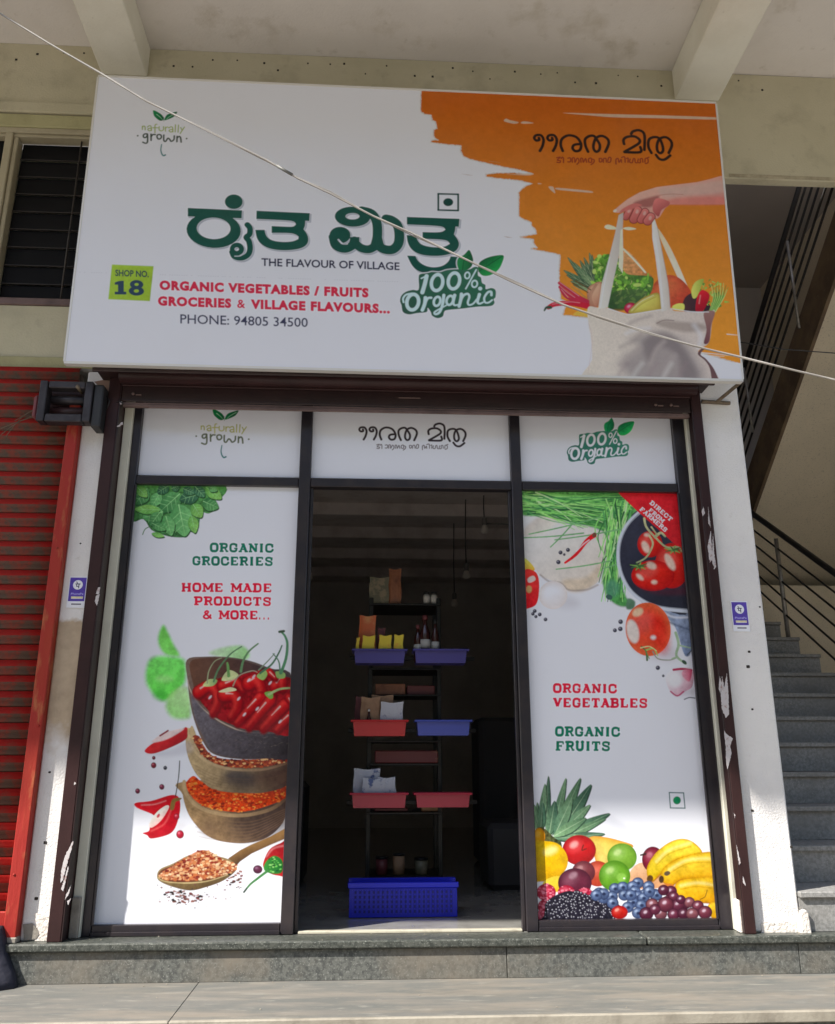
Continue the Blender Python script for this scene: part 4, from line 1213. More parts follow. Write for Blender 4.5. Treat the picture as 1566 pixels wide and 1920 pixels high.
    pr.specks([(1320, 1050), (1390, 1040), (1400, 1130), (1330, 1130)], 24, 5, 12, [(110, 190, 90), (24, 80, 40), (150, 210, 120)], 2)
    pr.stroke([(1312, 1130), (1240, 1185), (1190, 1225), (1147, 1278)], 20, (70, 130, 70), w2=12)
    pr.stroke([(1165, 1255), (1146, 1279)], 12, (40, 60, 50))
    pr.ball(1243, 1120, 33, 30, (104, 46, 74), (66, 26, 46), (170, 120, 150))
    return pr


def make_right():
    pr = panel_print([(978.2, 920.9), (1271, 926), (1011, 1725.5), (1344, 1723)], 620, (170, 174, 188))
    pr.view(960, 900, 3.729)
    rs = np.random.RandomState(4)
    # pale bowl and mushrooms
    pr.poly([(60, 240), (230, 215), (400, 220), (560, 330), (690, 400), (640, 560), (610, 700), (520, 760), (400, 770), (300, 715), (200, 670), (140, 600), (60, 560)], (182, 180, 188), (168, 162, 160), -60, soft=6)
    pr.poly([(200, 250), (330, 205), (370, 230), (260, 350), (110, 400), (80, 350)], (160, 152, 148), (180, 174, 170), -50, soft=20, alpha=.7)
    pr.poly([(360, 700), (520, 680), (640, 560), (640, 620), (540, 760), (400, 780)], (166, 154, 142), soft=22, alpha=.8)
    pr.stroke([(200, 665), (260, 710), (340, 720), (400, 770), (520, 768), (600, 735)], 10, (120, 108, 108), soft=6, alpha=.8)
    # chives
    pr.poly([(60, 80), (740, 85), (890, 230), (800, 330), (745, 450), (740, 640), (790, 800), (830, 870), (760, 885), (680, 830), (630, 700), (660, 560), (700, 420), (600, 345), (430, 300), (280, 255), (60, 240)], (80, 136, 76), (60, 116, 66), -60, soft=10, nz=(.18, 8, 6))
    gr = [(96, 158, 86), (130, 186, 112), (50, 104, 62), (150, 200, 140), (70, 130, 80), (110, 172, 96), (34, 78, 50)]
    for i in range(90):
        y0_ = 80+165*rs.rand()
        y1_ = 95+260*rs.rand()
        x0_ = 60+260*rs.rand()*rs.rand()
        x1_ = 430+430*rs.rand()
        pr.stroke([(x0_, y0_), ((x0_+x1_)/2, (y0_+y1_)/2+16*rs.randn()), (x1_, y1_)], 7+6*rs.rand(), gr[rs.randint(7)], w2=4, soft=1.5 if x0_ > 120 else 3)
    for i in range(75):
        x0_, y0_ = 640+200*rs.rand(), 130+260*rs.rand()
        x1_, y1_ = 600+190*rs.rand(), 480+380*rs.rand()
        pr.stroke([(x0_, y0_), ((x0_+x1_)/2+24*rs.randn(), (y0_+y1_)/2), (x1_, y1_)], 8+5*rs.rand(), gr[rs.randint(7)], w2=5)
    for a, b_ in (((85, 405), (500, 372)), ((270, 470), (430, 300)), ((310, 625), (700, 565)), ((300, 420), (760, 345)), ((120, 380), (620, 260)), ((640, 620), (790, 560))):
        pr.stroke([a, ((a[0]+b_[0])/2, (a[1]+b_[1])/2+6), b_], 8, (92, 140, 98), w2=10)
    pr.ell(700, 760, 50, 60, 0, (70, 120, 100), soft=20, alpha=.8)
    pr.ell(680, 820, 24, 18, 20, (48, 74, 72))
    pr.poly([(810, 830), (860, 850), (850, 900), (800, 900)], (70, 100, 84), soft=8)
    # steel rim, pan
    pr.poly([(900, 850), (1020, 900), (1240, 915), (1262, 1160), (1210, 1230), (1130, 1010), (1000, 930)], (128, 140, 166), (90, 104, 136), -70, soft=5, nz=(.12, 12, 2))
    pr.stroke([(1040, 915), (1130, 960), (1240, 960)], 14, (190, 196, 210), soft=6, alpha=.7)
    pr.stroke([(1090, 990), (1160, 1020), (1250, 1050)], 16, (50, 60, 84), soft=8, alpha=.7)
    pan = [(900, 215), (810, 305), (752, 440), (748, 600), (800, 740), (900, 840), (1040, 895), (1240, 918), (1240, 480), (1160, 360)]
    pr.poly(pan, (40, 42, 58), (34, 36, 48), -60)
    pr.stroke([(895, 222), (806, 312), (750, 440), (748, 600), (806, 745), (905, 842), (1045, 898), (1240, 920)], 24, (156, 164, 182), soft=3)
    pr.stroke([(895, 230), (812, 320), (760, 445), (760, 600), (815, 738), (910, 830), (1045, 884), (1240, 904)], 6, (110, 116, 132))
    for a in ((965, 450, 88, 92), (1120, 600, 120, 160), (985, 670, 150, 108)):
        pr.ball(*a, (196, 40, 36), (140, 26, 30), None)
    for a in ((935, 470, 24, 44, -25), (1105, 575, 26, 64, -28), (975, 600, 36, 24, 25), (895, 680, 30, 14, 40), (995, 715, 20, 14, 0), (945, 385, 20, 12, 0)):
        pr.ell(*a[:4], a[4], (224, 168, 162), soft=11, alpha=.8)
    pr.poly([(860, 740), (1000, 775), (1240, 745), (1240, 800), (1000, 800)], (60, 30, 44), soft=18, alpha=.7)
    # red corner flag
    pr.poly([(735, 80), (1175, 90), (1200, 500), (1150, 460), (1050, 370), (880, 222), (760, 108)], (166, 34, 44), (176, 38, 48), 90, smooth=False)
    W_ = (232, 214, 196)
    slab_text(pr, 'DIRECT', 960, 165, 1108, 293, 30, W_, (180, 60, 60), 1)
    slab_text(pr, 'FROM', 952, 216, 1052, 302, 28, W_, (180, 60, 60), 1)
    slab_text(pr, 'FARMERS', 890, 209, 1072, 368, 30, W_, (180, 60, 60), 1)
    # vine over tomatoes
    for pts, w1 in (([(925, 270), (940, 330), (1000, 400), (1080, 470), (1160, 470), (1185, 500)], 16), ([(960, 390), (985, 450), (940, 540), (870, 580)], 14), ([(1000, 400), (1040, 370), (1070, 395)], 20), ([(975, 330), (1020, 390)], 12)):
        pr.stroke(pts, w1, (122, 132, 104), c2=(160, 160, 130), w2=w1*.7)
    for x, y in ((1130, 490), (890, 605)):
        for k in range(9):
            a = k*.7
            pr.stroke([(x, y), (x+(48+10*(k % 3))*math.cos(a), y+30*math.sin(a))], 16, (98, 132, 74) if k % 2 else (52, 84, 50), w2=5)
    # whole tomato
    pr.ell(1010, 1190, 150, 60, 15, (140, 120, 134), soft=50, alpha=.4)
    pr.ball(952, 1045, 158, 188, (190, 42, 38), (206, 84, 60), None, rot=-8)
    pr.ell(1040, 1080, 60, 130, -8, (176, 30, 34), soft=40, alpha=.6)
    for a in ((845, 1060, 42, 84, -12, (206, 180, 182)), (880, 925, 40, 28, -30, (214, 160, 140)), (988, 1102, 19, 15, 0, (226, 190, 186))):
        pr.ell(*a[:5], a[5], soft=11, alpha=.85)
    for pts, w1, c in (([(945, 1260), (938, 1200), (905, 1165)], 14, (54, 84, 50)), ([(940, 1190), (990, 1180), (1020, 1230)], 12, (120, 150, 90)), ([(930, 1185), (960, 1250)], 10, (90, 110, 70)), ([(985, 1200), (1020, 1250), (1100, 1260), (1150, 1245)], 10, (110, 116, 108)), ([(900, 1175), (960, 1165), (1010, 1195)], 9, (170, 170, 130))):
        pr.stroke(pts, w1, c, w2=w1*.6)
    for pts, w1 in (([(1145, 1070), (1165, 1150), (1150, 1230), (1215, 1285)], 20), ([(1160, 1155), (1250, 1175)], 12), ([(1150, 1240), (1120, 1250)], 12)):
        pr.stroke(pts, w1, (122, 144, 124), w2=w1*.8)
    pr.ell(1205, 1275, 20, 12, 40, (40, 60, 50))
    pr.stroke([(1225, 1225), (1258, 1190)], 8, (60, 66, 76))
    # cut tomato, orange wedge, mushroom
    pr.poly([(85, 550), (130, 580), (160, 630), (95, 640)], (206, 132, 54), (214, 190, 90), 90)
    pr.poly([(85, 645), (150, 635), (185, 680), (190, 780), (170, 870), (110, 900), (85, 890)], (176, 32, 44), (200, 50, 50), 60)
    pr.poly([(110, 690), (150, 670), (165, 700), (120, 720)], (230, 180, 180), soft=4, alpha=.8)
    pr.ell(120, 765, 20, 26, 0, (160, 130, 90), soft=6)
    pr.ell(360, 850, 110, 46, 10, (140, 138, 152), soft=40, alpha=.4)
    pr.ball(288, 806, 100, 98, (200, 198, 204), (170, 166, 172), (214, 214, 218))
    # chilli and pepper
    pr.stroke([(575, 388), (520, 430), (450, 520), (372, 580)], 34, (190, 34, 44), w2=14)
    pr.stroke([(540, 420), (500, 450), (450, 500)], 7, (240, 200, 200), alpha=.8)
    pr.ell(576, 385, 14, 18, 30, (90, 60, 50))
    for x, y, r_ in ((340, 508, 14), (392, 490, 14), (366, 522, 9), (325, 575, 15), (160, 917, 13), (147, 937, 12), (195, 941, 13), (168, 956, 11), (235, 976, 13), (760, 992, 16), (758, 1042, 16), (720, 1052, 14), (1020, 1314, 15), (1058, 1370, 9)):
        pr.ball(x, y, r_, r_, (56, 56, 72), (30, 30, 44), (140, 140, 156))
    # garlic
    pr.ell(1220, 1480, 80, 30, 0, (140, 134, 150), soft=30, alpha=.5)
    pr.poly([(1075, 1400), (1090, 1350), (1150, 1320), (1260, 1322), (1262, 1440), (1210, 1480), (1160, 1512), (1110, 1485)], (196, 178, 190), (156, 120, 140), -40, soft=2)
    pr.stroke([(1130, 1328), (1190, 1322), (1255, 1332)], 16, (130, 40, 70))
    pr.poly([(1200, 1330), (1258, 1335), (1240, 1410), (1190, 1370)], (146, 50, 80), (190, 130, 150), 180, soft=6)
    pr.ell(1140, 1400, 50, 50, 0, (206, 196, 190), soft=20, alpha=.8)
    pr.stroke([(1110, 1480), (1155, 1510), (1200, 1480)], 10, (140, 56, 90), soft=3)
    pr.stroke([(1205, 1535), (1240, 1522), (1280, 1526)], 7, (66, 70, 84))
    RD, G = (170, 30, 56), (0, 92, 74)
    slab_text(pr, 'ORGANIC', 285, 1488, 736, 1492, 64, RD, (212, 190, 200), 7)
    slab_text(pr, 'VEGETABLES', 288, 1590, 950, 1594, 66, RD, (212, 190, 200), 7)
    pr.view(960, 1330, 3.729)
    slab_text(pr, 'ORGANIC', 300, 188, 758, 192, 67, G, (186, 206, 204), 7)
    slab_text(pr, 'FRUITS', 304, 290, 690, 292, 67, G, (186, 206, 204), 7)
    veg_mark(pr, 1100, 583, 1200, 585, 1210, 692, 1108, 690, 7, (40, 74, 78), .26)
    pr.ell(1153, 637, 26, 27, 0, (0, 104, 70))
    # pineapple crown
    LV = [((240, 860), (255, 465), 44), ((280, 880), (378, 480), 60), ((300, 880), (480, 480), 76), ((320, 890), (555, 525), 96), ((200, 840), (232, 520), 56), ((170, 850), (178, 650), 40), ((330, 900), (685, 728), 80), ((320, 880), (548, 668), 80),
          ((330, 910), (655, 765), 60), ((300, 910), (650, 870), 66), ((280, 900), (570, 895), 50), ((180, 800), (150, 660), 40), ((260, 880), (300, 640), 80), ((300, 880), (420, 620), 90), ((290, 890), (520, 760), 80), ((200, 860), (215, 650), 60)]
    for k, (b_, t_, w_) in enumerate(LV):
        pr.setwhite((190, 190, 196))
        pr.leaf((b_[0]+4, b_[1]+4), (t_[0]+5, t_[1]+6), w_, (34, 52, 44), (40, 60, 48))
        pr.leaf(b_, t_, w_*.92, [(84, 112, 86), (66, 96, 76), (104, 134, 100)][k % 3], [(48, 76, 62), (96, 124, 94), (60, 88, 66)][k % 3])
        pr.stroke([b_, ((b_[0]+t_[0])/2, (b_[1]+t_[1])/2), t_], w_*.08, (150, 170, 140), w2=1, alpha=.6)
    pr.setwhite((246, 243, 245))
    pr.poly([(180, 850), (215, 825), (300, 900), (345, 930), (340, 990), (250, 960)], (96, 88, 50), (66, 80, 50), 0, nz=(.3, 5, 4))
    # fruit heap
    pr.poly([(880, 1080), (950, 1090), (1100, 1230), (830, 1250), (820, 1150)], (222, 158, 112), (236, 190, 150), 90)
    pr.ball(190, 890, 42, 60, (236, 170, 44), (206, 130, 30), None)
    pr.poly([(540, 900), (640, 892), (780, 925), (850, 960), (760, 1020), (680, 1090), (600, 1095), (570, 1000)], (236, 206, 120), (222, 196, 80), 60, rim=(.5, (226, 150, 60)), soft=2)
    pr.ball(985, 1050, 76, 90, (150, 46, 66), (100, 26, 42), (206, 130, 140))
    pr.stroke([(935, 1012), (900, 1020)], 12, (60, 40, 36))
    pr.ball(770, 1035, 104, 98, (138, 184, 70), (96, 140, 44), (206, 226, 150))
    pr.ball(470, 985, 118, 106, (206, 36, 40), (150, 22, 30), (244, 176, 170))
    pr.stroke([(500, 950), (490, 985), (520, 975)], 8, (100, 30, 24))
    pr.ball(600, 1150, 90, 90, (214, 90, 66), (170, 60, 44), None)
    pr.ball(500, 1140, 82, 80, (130, 60, 66), (96, 40, 50), (190, 140, 140))
    pr.poly([(150, 935), (230, 922), (320, 940), (375, 1000), (392, 1070), (370, 1130), (300, 1190), (200, 1205), (150, 1180)], (244, 206, 60), (226, 166, 30), -70, rim=(.5, (222, 170, 40)), nz=(.04, 3, 3))
    pr.ell(270, 990, 50, 26, -20, (252, 236, 160), soft=22, alpha=.7)
    pr.poly([(215, 1230), (260, 1180), (350, 1170), (420, 1240), (300, 1280)], (246, 216, 84), (230, 180, 50), -60)
    pr.ball(440, 1215, 118, 104, (116, 46, 66), (74, 26, 44), (180, 140, 150), hl=(-.1, -.5))
    pr.ball(718, 1165, 110, 108, (120, 176, 56), (78, 130, 36), (196, 222, 140))
    pr.ell(765, 1175, 34, 30, 0, (150, 196, 90), soft=8, alpha=.7)
    pr.ell(785, 1182, 7, 5, 0, (240, 240, 220))
    # bananas
    for q, c, c2 in (([(945, 1160), (950, 1090), (1010, 1000), (1100, 930), (1190, 905), (1270, 930), (1330, 1000), (1250, 1020), (1130, 1060), (1040, 1150), (980, 1200)], (246, 222, 84), (226, 186, 50)),
                     ([(1040, 1180), (1060, 1110), (1150, 1050), (1280, 1010), (1420, 1010), (1440, 1180), (1300, 1180), (1180, 1190), (1120, 1230), (1070, 1215)], (248, 214, 76), (222, 160, 40)),
                     ([(1135, 1250), (1160, 1205), (1250, 1180), (1440, 1185), (1450, 1340), (1350, 1350), (1220, 1335), (1150, 1290)], (246, 206, 66), (220, 150, 36)),
                     ([(1370, 1370), (1450, 1350), (1460, 1480), (1400, 1460)], (246, 210, 70), (224, 160, 40))):
        pr.poly([(x+2, y+8) for x, y in q], (176, 112, 30), soft=4)
        pr.poly(q, c, c2, -80, rim=(.35, (206, 146, 36)), nz=(.05, 6, 5))
    for pts in ([(1010, 1090), (1100, 1010), (1250, 960)], [(1100, 1150), (1230, 1080), (1400, 1070)], [(1180, 1260), (1300, 1240), (1430, 1260)]):
        pr.stroke(pts, 7, (196, 140, 40), soft=3, alpha=.6)
        pr.stroke([(x, y-26) for x, y in pts], 16, (252, 240, 160), soft=10, alpha=.6)
    pr.ell(965, 1185, 22, 26, 20, (96, 66, 34), soft=4)
    pr.ell(1045, 1190, 18, 26, 0, (80, 56, 34), soft=4)
    pr.ell(1085, 1148, 22, 16, -20, (96, 80, 60), soft=3)
    pr.stroke([(1365, 1265), (1350, 1310), (1315, 1330)], 5, (110, 76, 30))
    pr.ell(1090, 1260, 60, 40, 0, (206, 120, 60), soft=8)
    # berries
    for x, y, rx, ry in ((240, 1280, 68, 60), (380, 1280, 60, 50), (240, 1380, 60, 54), (215, 1440, 40, 44), (510, 1290, 56, 42)):
        pr.ball(x, y, rx, ry, (200, 56, 78), (150, 30, 52), None)
        pr.specks([(x-rx, y), (x, y-ry), (x+rx, y), (x, y+ry)], 46, 6, 12, [(226, 110, 130), (166, 34, 60), (236, 140, 156)], int(x))
    bb = [(250, 1340), (330, 1290), (410, 1270), (480, 1300), (600, 1330), (700, 1340), (760, 1380), (740, 1440), (660, 1476), (240, 1476), (225, 1440)]
    pr.poly(bb, (36, 34, 44), nz=(.2, 4, 1))
    rs2 = np.random.RandomState(9)
    for i in range(330):
        x, y = 235+500*rs2.rand(), 1270+200*rs2.rand()
        if y < 1345-(x-230)*.35 and x < 420 or y < 1262+(x-400)*.28 and x > 400:
            continue
        pr.ell(x, y, 12, 12, 0, (52, 48, 62), rim=(.8, (24, 22, 32)))
        pr.ell(x-3, y-4, 3.6, 3, 0, (214, 210, 216))
    for i, (x, y) in enumerate(((610, 1285), (640, 1320), (720, 1255), (775, 1245), (880, 1215), (845, 1240), (955, 1240), (700, 1310), (785, 1300), (860, 1275), (930, 1295), (1000, 1295), (640, 1290), (705, 1355), (880, 1310), (845, 1350), (920, 1320), (1010, 1300), (810, 1385), (905, 1370), (880, 1425), (590, 1300), (830, 1300), (960, 1275))):
        pr.ball(x, y, 42, 40, (104, 122, 158), (44, 54, 86), (176, 190, 214), nz=(.1, 3, 2))
        pr.ell(x+4, y+2, 14, 12, 0, (52, 62, 92), soft=3)
        pr.ell(x+4, y+2, 5, 5, 0, (30, 36, 60))
    for i, (x, y, r_) in enumerate(((1110, 1275, 44), (1060, 1265, 40), (980, 1365, 46), (1090, 1340, 40), (1130, 1310, 38), (1210, 1360, 42), (1240, 1350, 40), (1300, 1375, 42), (1160, 1370, 46), (940, 1430, 50), (1040, 1430, 46), (1075, 1365, 58), (1130, 1435, 44), (1200, 1430, 44), (1260, 1430, 46), (1350, 1420, 50), (1000, 1400, 40), (1180, 1330, 34))):
        c = [(116, 52, 72), (96, 40, 60), (150, 90, 96), (130, 60, 74)][i % 4]
        pr.ball(x, y, r_, r_*.95, c, (60, 22, 38), (226, 200, 210), hl=(-.15, -.25), soft=2)
    pr.ball(752, 1420, 58, 48, (206, 50, 40), (150, 24, 30), (250, 180, 160))
    pr.poly([(180, 1478), (1450, 1472), (1450, 1500), (180, 1500)], (70, 40, 48), smooth=False)
    return pr

# =================================================================== SETTING
Z0 = .04


def bm_patch(pts_px, y, off):
    return [Vector(on_y(px, py, y))+Vector((0, -off, 0)) for px, py in pts_px]


# ground and steps
g = thing('ground', None, None, kind='structure')
box('road', M['asphalt'], g, -40, 40, -60, -1.62, -.62, -.47, 0)
steps = thing('entrance_steps', None, None, kind='structure')


def slabs(name, material, xs, y0, y1, z0, z1, gap=.004, bev=.004, jit=.0):
    for a, b in zip(xs, xs[1:]):
        d = random.uniform(-jit, jit)
        box(name, material, steps, a+gap/2, b-gap/2, y0+d, y1+d, z0, z1, bev)


xj1 = -0.31
slabs('nosing_slab', M['granite_dark'], [xj1, 2.35, 5.6], -.165, -.03, .008, Z0, bev=.006, jit=.001)
box('step_core', M['mortar'], steps, -3.0, 5.6, -.12, -.031, -.15, .004, 0)
slabs('riser_slab', M['granite'], [xj1+.012, on_y(951, 1800, -.145)[0], on_y(1500, 1800, -.145)[0], 5.6], -.145, -.122, -.112, .005, gap=.003, bev=.002, jit=.001)
slabs('tread_slab', M['stone'], [-3.4, .49, 5.6], -.655, -.122, -.148, -.112, gap=.0012, bev=.002, jit=.0005)
slabs('tread_edge', M['stone_edge'], [-3.4, .49, 5.6], -.675, -.657, -.149, -.111, gap=.0012, bev=.004)
slabs('riser_slab', M['granite'], [-3.4, .6, 2.4, 5.6], -.64, -.62, -.29, -.15, gap=.005)
slabs('tread_slab', M['stone'], [-3.4, .2, 2.2, 5.6], -1.13, -.619, -.33, -.292, gap=.004)
slabs('riser_slab', M['granite'], [-3.4, 1.2, 5.6], -1.11, -1.09, -.47, -.332, gap=.005)
slabs('tread_slab', M['stone'], [-3.4, .9, 5.6], -1.619, -1.09, -.60, -.465, gap=.004)
box('step_core', M['mortar'], steps, -3.3, 5.5, -1.08, -.13, -.46, -.34, 0)
box('step_core', M['mortar'], steps, -3.3, 5.5, -.61, -.13, -.288, -.15, 0)
# left of the granite nosing the red shop keeps a lower sill
box('sill_slab', M['granite'], steps, -3.4, xj1-.01, -.15, -.031, -.11, .02, .004)

# unseen building added across the street to block low sky and bounce light
op = thing('added_street_building', 'unseen pale flat fronted building added across the street to shape the light', 'building')
box('wall', M['cream'], op, -22, 24, -19, -14, -.47, 9.6, 0)
for i in range(11):
    for j in range(2):
        box('window', M['win_dark'], op, -20+i*4, -18.3+i*4, -13.99, -13.93, 1.0+j*3.8, 2.6+j*3.8, .01)

gr_ = bmesh.new()
for i in range(80):
    x = random.uniform(-.6, 3.4)
    on = random.random()
    y, z = (random.uniform(-.60, -.16), -.112) if on < .7 else (random.uniform(-.155, -.04), Z0)
    if on < .7 and random.random() < .5:
        y = -.15-abs(random.gauss(0, .03))
    if on >= .7 and x < -.28:
        continue
    q = random.uniform(.0010, .0028)
    bm_box(gr_, x-q*random.uniform(.7, 1.6), x+q, y-q, y+q, z, z+q*1.1, q*.3)
o = fin(gr_, 'grit', M['stone_edge'])
tag(o, 'small pale grit and plaster crumbs scattered over the entrance steps', kind='stuff')

# building shell
bld = thing('commercial_building', 'cream plastered shop building with deep concrete canopy over the green and orange sign', 'building')
# pillars
def stained_white():
    mt = M['white'].copy()
    mt.name = 'white_limewash_with_tan_stain'
    t = mt.node_tree
    b = t.nodes['Principled BSDF']
    src = b.inputs['Base Color'].links[0].from_socket
    tc = t.nodes.new('ShaderNodeNewGeometry')
    sx = t.nodes.new('ShaderNodeSeparateXYZ')
    t.links.new(tc.outputs['Position'], sx.inputs[0])
    n = t.nodes.new('ShaderNodeTexNoise')
    n.inputs['Scale'].default_value = 13
    n.inputs['Detail'].default_value = 4
    t.links.new(tc.outputs['Position'], n.inputs['Vector'])
    ma = t.nodes.new('ShaderNodeMath')
    ma.operation = 'MULTIPLY_ADD'
    ma.inputs[1].default_value = .34
    t.links.new(n.outputs['Fac'], ma.inputs[0])
    t.links.new(sx.outputs[2], ma.inputs[2])
    lo = t.nodes.new('ShaderNodeMapRange')
    lo.inputs[1].default_value, lo.inputs[2].default_value = .93, 1.08
    t.links.new(ma.outputs[0], lo.inputs[0])
    mb = t.nodes.new('ShaderNodeMath')
    mb.operation = 'MULTIPLY_ADD'
    mb.inputs[1].default_value = .09
    t.links.new(n.outputs['Fac'], mb.inputs[0])
    t.links.new(sx.outputs[2], mb.inputs[2])
    hi = t.nodes.new('ShaderNodeMapRange')
    hi.inputs[1].default_value, hi.inputs[2].default_value = 1.425, 1.405
    t.links.new(mb.outputs[0], hi.inputs[0])
    mu = t.nodes.new('ShaderNodeMath')
    mu.operation = 'MULTIPLY'
    t.links.new(lo.outputs[0], mu.inputs[0])
    t.links.new(hi.outputs[0], mu.inputs[1])
    m2 = t.nodes.new('ShaderNodeMath')
    m2.operation = 'MULTIPLY'
    m2.inputs[1].default_value = .85
    t.links.new(mu.outputs[0], m2.inputs[0])
    n3 = t.nodes.new('ShaderNodeTexNoise')
    n3.inputs['Scale'].default_value = 22
    t.links.new(tc.outputs['Position'], n3.inputs['Vector'])
    cm = t.nodes.new('ShaderNodeMix')
    cm.data_type = 'RGBA'
    cm.inputs['A'].default_value = (.30, .20, .10, 1)
    cm.inputs['B'].default_value = (.56, .42, .26, 1)
    t.links.new(n3.outputs['Fac'], cm.inputs['Factor'])
    mx = t.nodes.new('ShaderNodeMix')
    mx.data_type = 'RGBA'
    t.links.new(m2.outputs[0], mx.inputs['Factor'])
    t.links.new(src, mx.inputs['A'])
    t.links.new(cm.outputs['Result'], mx.inputs['B'])
    t.links.new(mx.outputs['Result'], b.inputs['Base Color'])
    return mt


box('pillar', stained_white(), bld, -.262, -.142, -.10, .25, Z0, 2.62, .006)
box('pillar', M['white'], bld, 2.838, 3.052, -.10, .25, Z0, 3.985, .008)
prism('plinth_block', M['white_grit'], bld, bm_patch([(1499, 1752), (1498, 1714), (1501, 1706), (1507, 1704), (1512, 1710), (1519, 1752)], -.10, .022), (0, .10, 0), .004)
prism('eroded_plaster', M['white_grit'], bld, bm_patch([(1428, 1752), (1427, 1731), (1440, 1727), (1455, 1732), (1470, 1726), (1484, 1731), (1497, 1722), (1501, 1752)], -.10, .003), (0, .005, 0))
prism('plinth_block', M['white_grit'], bld, [(2.775, -.112, Z0), (2.826, -.112, Z0), (2.822, -.112, .17), (2.79, -.112, .175), (2.775, -.112, .165)], (0, .05, 0), .004)
# gritty eroded foot of the left pillar, cement patch, tan stained plaster
pp = bm_patch([(65, 1712), (92, 1716), (106, 1722), (101, 1764), (66, 1764), (72, 1745), (68, 1730)], -.10, .004)
prism('eroded_plaster', M['white_grit'], bld, pp, (0, .006, 0))
pp = bm_patch([(44, 1733), (62, 1731), (71, 1742), (74, 1752), (68, 1760), (46, 1764)], -.10, .006)
prism('cement_patch', M['mortar'], bld, pp, (0, .010, 0))
pp = bm_patch([(177, 716), (216, 708), (216, 770), (203, 790), (199, 800), (196, 772), (196, 735)], -.10, .002)
prism('stained_plaster', mat('pinkish_brown_plaster', (.36, .23, .17), .85, noise=[(12, (.28, .17, .12), .4, .7)]), bld, pp, (0, .003, 0))
for px, py in ((151, 1019), (93, 1448), (85, 1580), (68, 1685), (208, 745), (1411, 1330), (1405, 1222), (1411, 1520), (1484, 1588), (1425, 1138), (1403, 1250)):
    c = on_y(px, py, -.10)
    r_ = random.uniform(.004, .009)
    box('nail_hole', M['pit'], bld, c[0]-r_, c[0]+r_, -.1025, -.098, c[2]-r_*.8, c[2]+r_*.8, .002)
# wall strip between pillar and glazing (cream jambs)
box('jamb_strip', M['pale_strip'], bld, -.078, -.036, -.052, .02, Z0, 2.56, .003)
box('jamb_strip', M['pale_strip'], bld, 2.779, 2.818, -.052, .02, Z0, 2.56, .003)
box('jamb_cap', M['mortar'], bld, -.076, -.038, -.072, -.054, Z0, .20, .004)
# wall above the shops
LW = [(-3.4, -.82)]
box('wall', M['cream'], bld, -3.4, 2.836, .0, .24, 4.24, 4.735, 0)
box('wall', M['cream'], bld, 3.054, 7.0, .0, .06, 3.985, 4.735, .006)
box('wall', M['cream'], bld, 2.837, 3.053, .0, .24, 3.987, 4.735, 0)
box('lintel_band', M['cream'], bld, -3.4, 1.2, -.022, -.002, 4.245, 4.315, .006)
box('lintel_band', M['olive'], bld, -3.4, 1.2, -.012, .1, 4.152, 4.239, .006)
box('wall', M['cream'], bld, .2, 2.836, .0, .24, 2.6, 4.238, 0)
box('wall', M['cream'], bld, -3.4, .198, -.002, .24, 2.735, 3.035, 0)
box('window_sill', M['bar_brown'], bld, -3.4, .198, -.012, .2, 3.037, 3.078, .004)
box('ledge', M['olive'], bld, -3.4, -.14, -.03, .22, 2.665, 2.732, .006)
box('ledge', M['mortar'], bld, -3.4, -.14, -.045, .22, 2.642, 2.663, .004)
box('wall', M['dark_wall'], bld, -3.4, .6, .242, .30, 2.62, 4.2, 0)
# canopy: soffit slab and cantilever beams
box('canopy_slab', M['soffit'], bld, -5.0, 7.0, -2.25, 1.0, 4.737, 4.90, 0)
box('cantilever_beam', M['beam'], bld, -.425, -.165, -2.23, -.002, 4.535, 4.734, .006)
box('cantilever_beam', M['beam'], bld, 2.925, 3.192, -2.23, -.002, 4.52, 4.734, .006)
box('cantilever_beam', M['beam'], bld, 6.3, 6.6, -2.23, -.002, 4.52, 4.734, .006)
box('cantilever_beam', M['beam'], bld, -3.9, -3.6, -2.23, -.002, 4.52, 4.734, .006)
# damp band at the foot of the right wall face
box('damp_band', M['dirt_band'], bld, 3.2, 6.6, -.003, .001, 3.99, 4.012, 0)
# row of small anchor holes along the soffit joint
bm = bmesh.new()
for i in range(36):
    x = -.9+i*.125+random.uniform(-.03, .03)
    if -.45 < x < -.13:
        continue
    z = 4.69-random.random()*.03 if random.random() < .8 else 4.62
    s = random.uniform(.003, .0065)
    bm_box(bm, x-s, x+s, -.0025, .001, z-s, z+s)
o = fin(bm, 'anchor_holes', M['pit'], bld)
o['kind'] = 'stuff'

# room behind the glazing
room = thing('shop_room', None, None, kind='structure')
box('room_floor', M['room_floor'], room, -.3, 3.0, -.028, 5.75, -.05, Z0-.002, 0)
box('room_wall', M['dark_wall'], room, -.36, -.302, .26, 5.8, -.05, 2.9, 0)
box('room_wall', M['dark_wall'], room, 3.002, 3.05, .26, 5.8, -.05, 2.9, 0)
box('room_wall', M['dark_wall'], room, -.36, 3.05, 5.752, 5.85, -.05, 2.9, 0)
box('room_ceiling', M['room_ceiling'], room, -.36, 3.05, .26, 5.85, 2.76, 2.9, 0)
for k, y in enumerate((.62, 1.22, 1.83, 2.52, 3.25, 4.05, 4.9)):
    box('ceiling_joist', M['room_ceiling'], room, -.30, 3.0, y, y+.22, 2.655, 2.758, .004)
box('room_lintel', M['room_ceiling'], room, -.26, 2.84, .06, .24, 2.47, 2.6, 0)

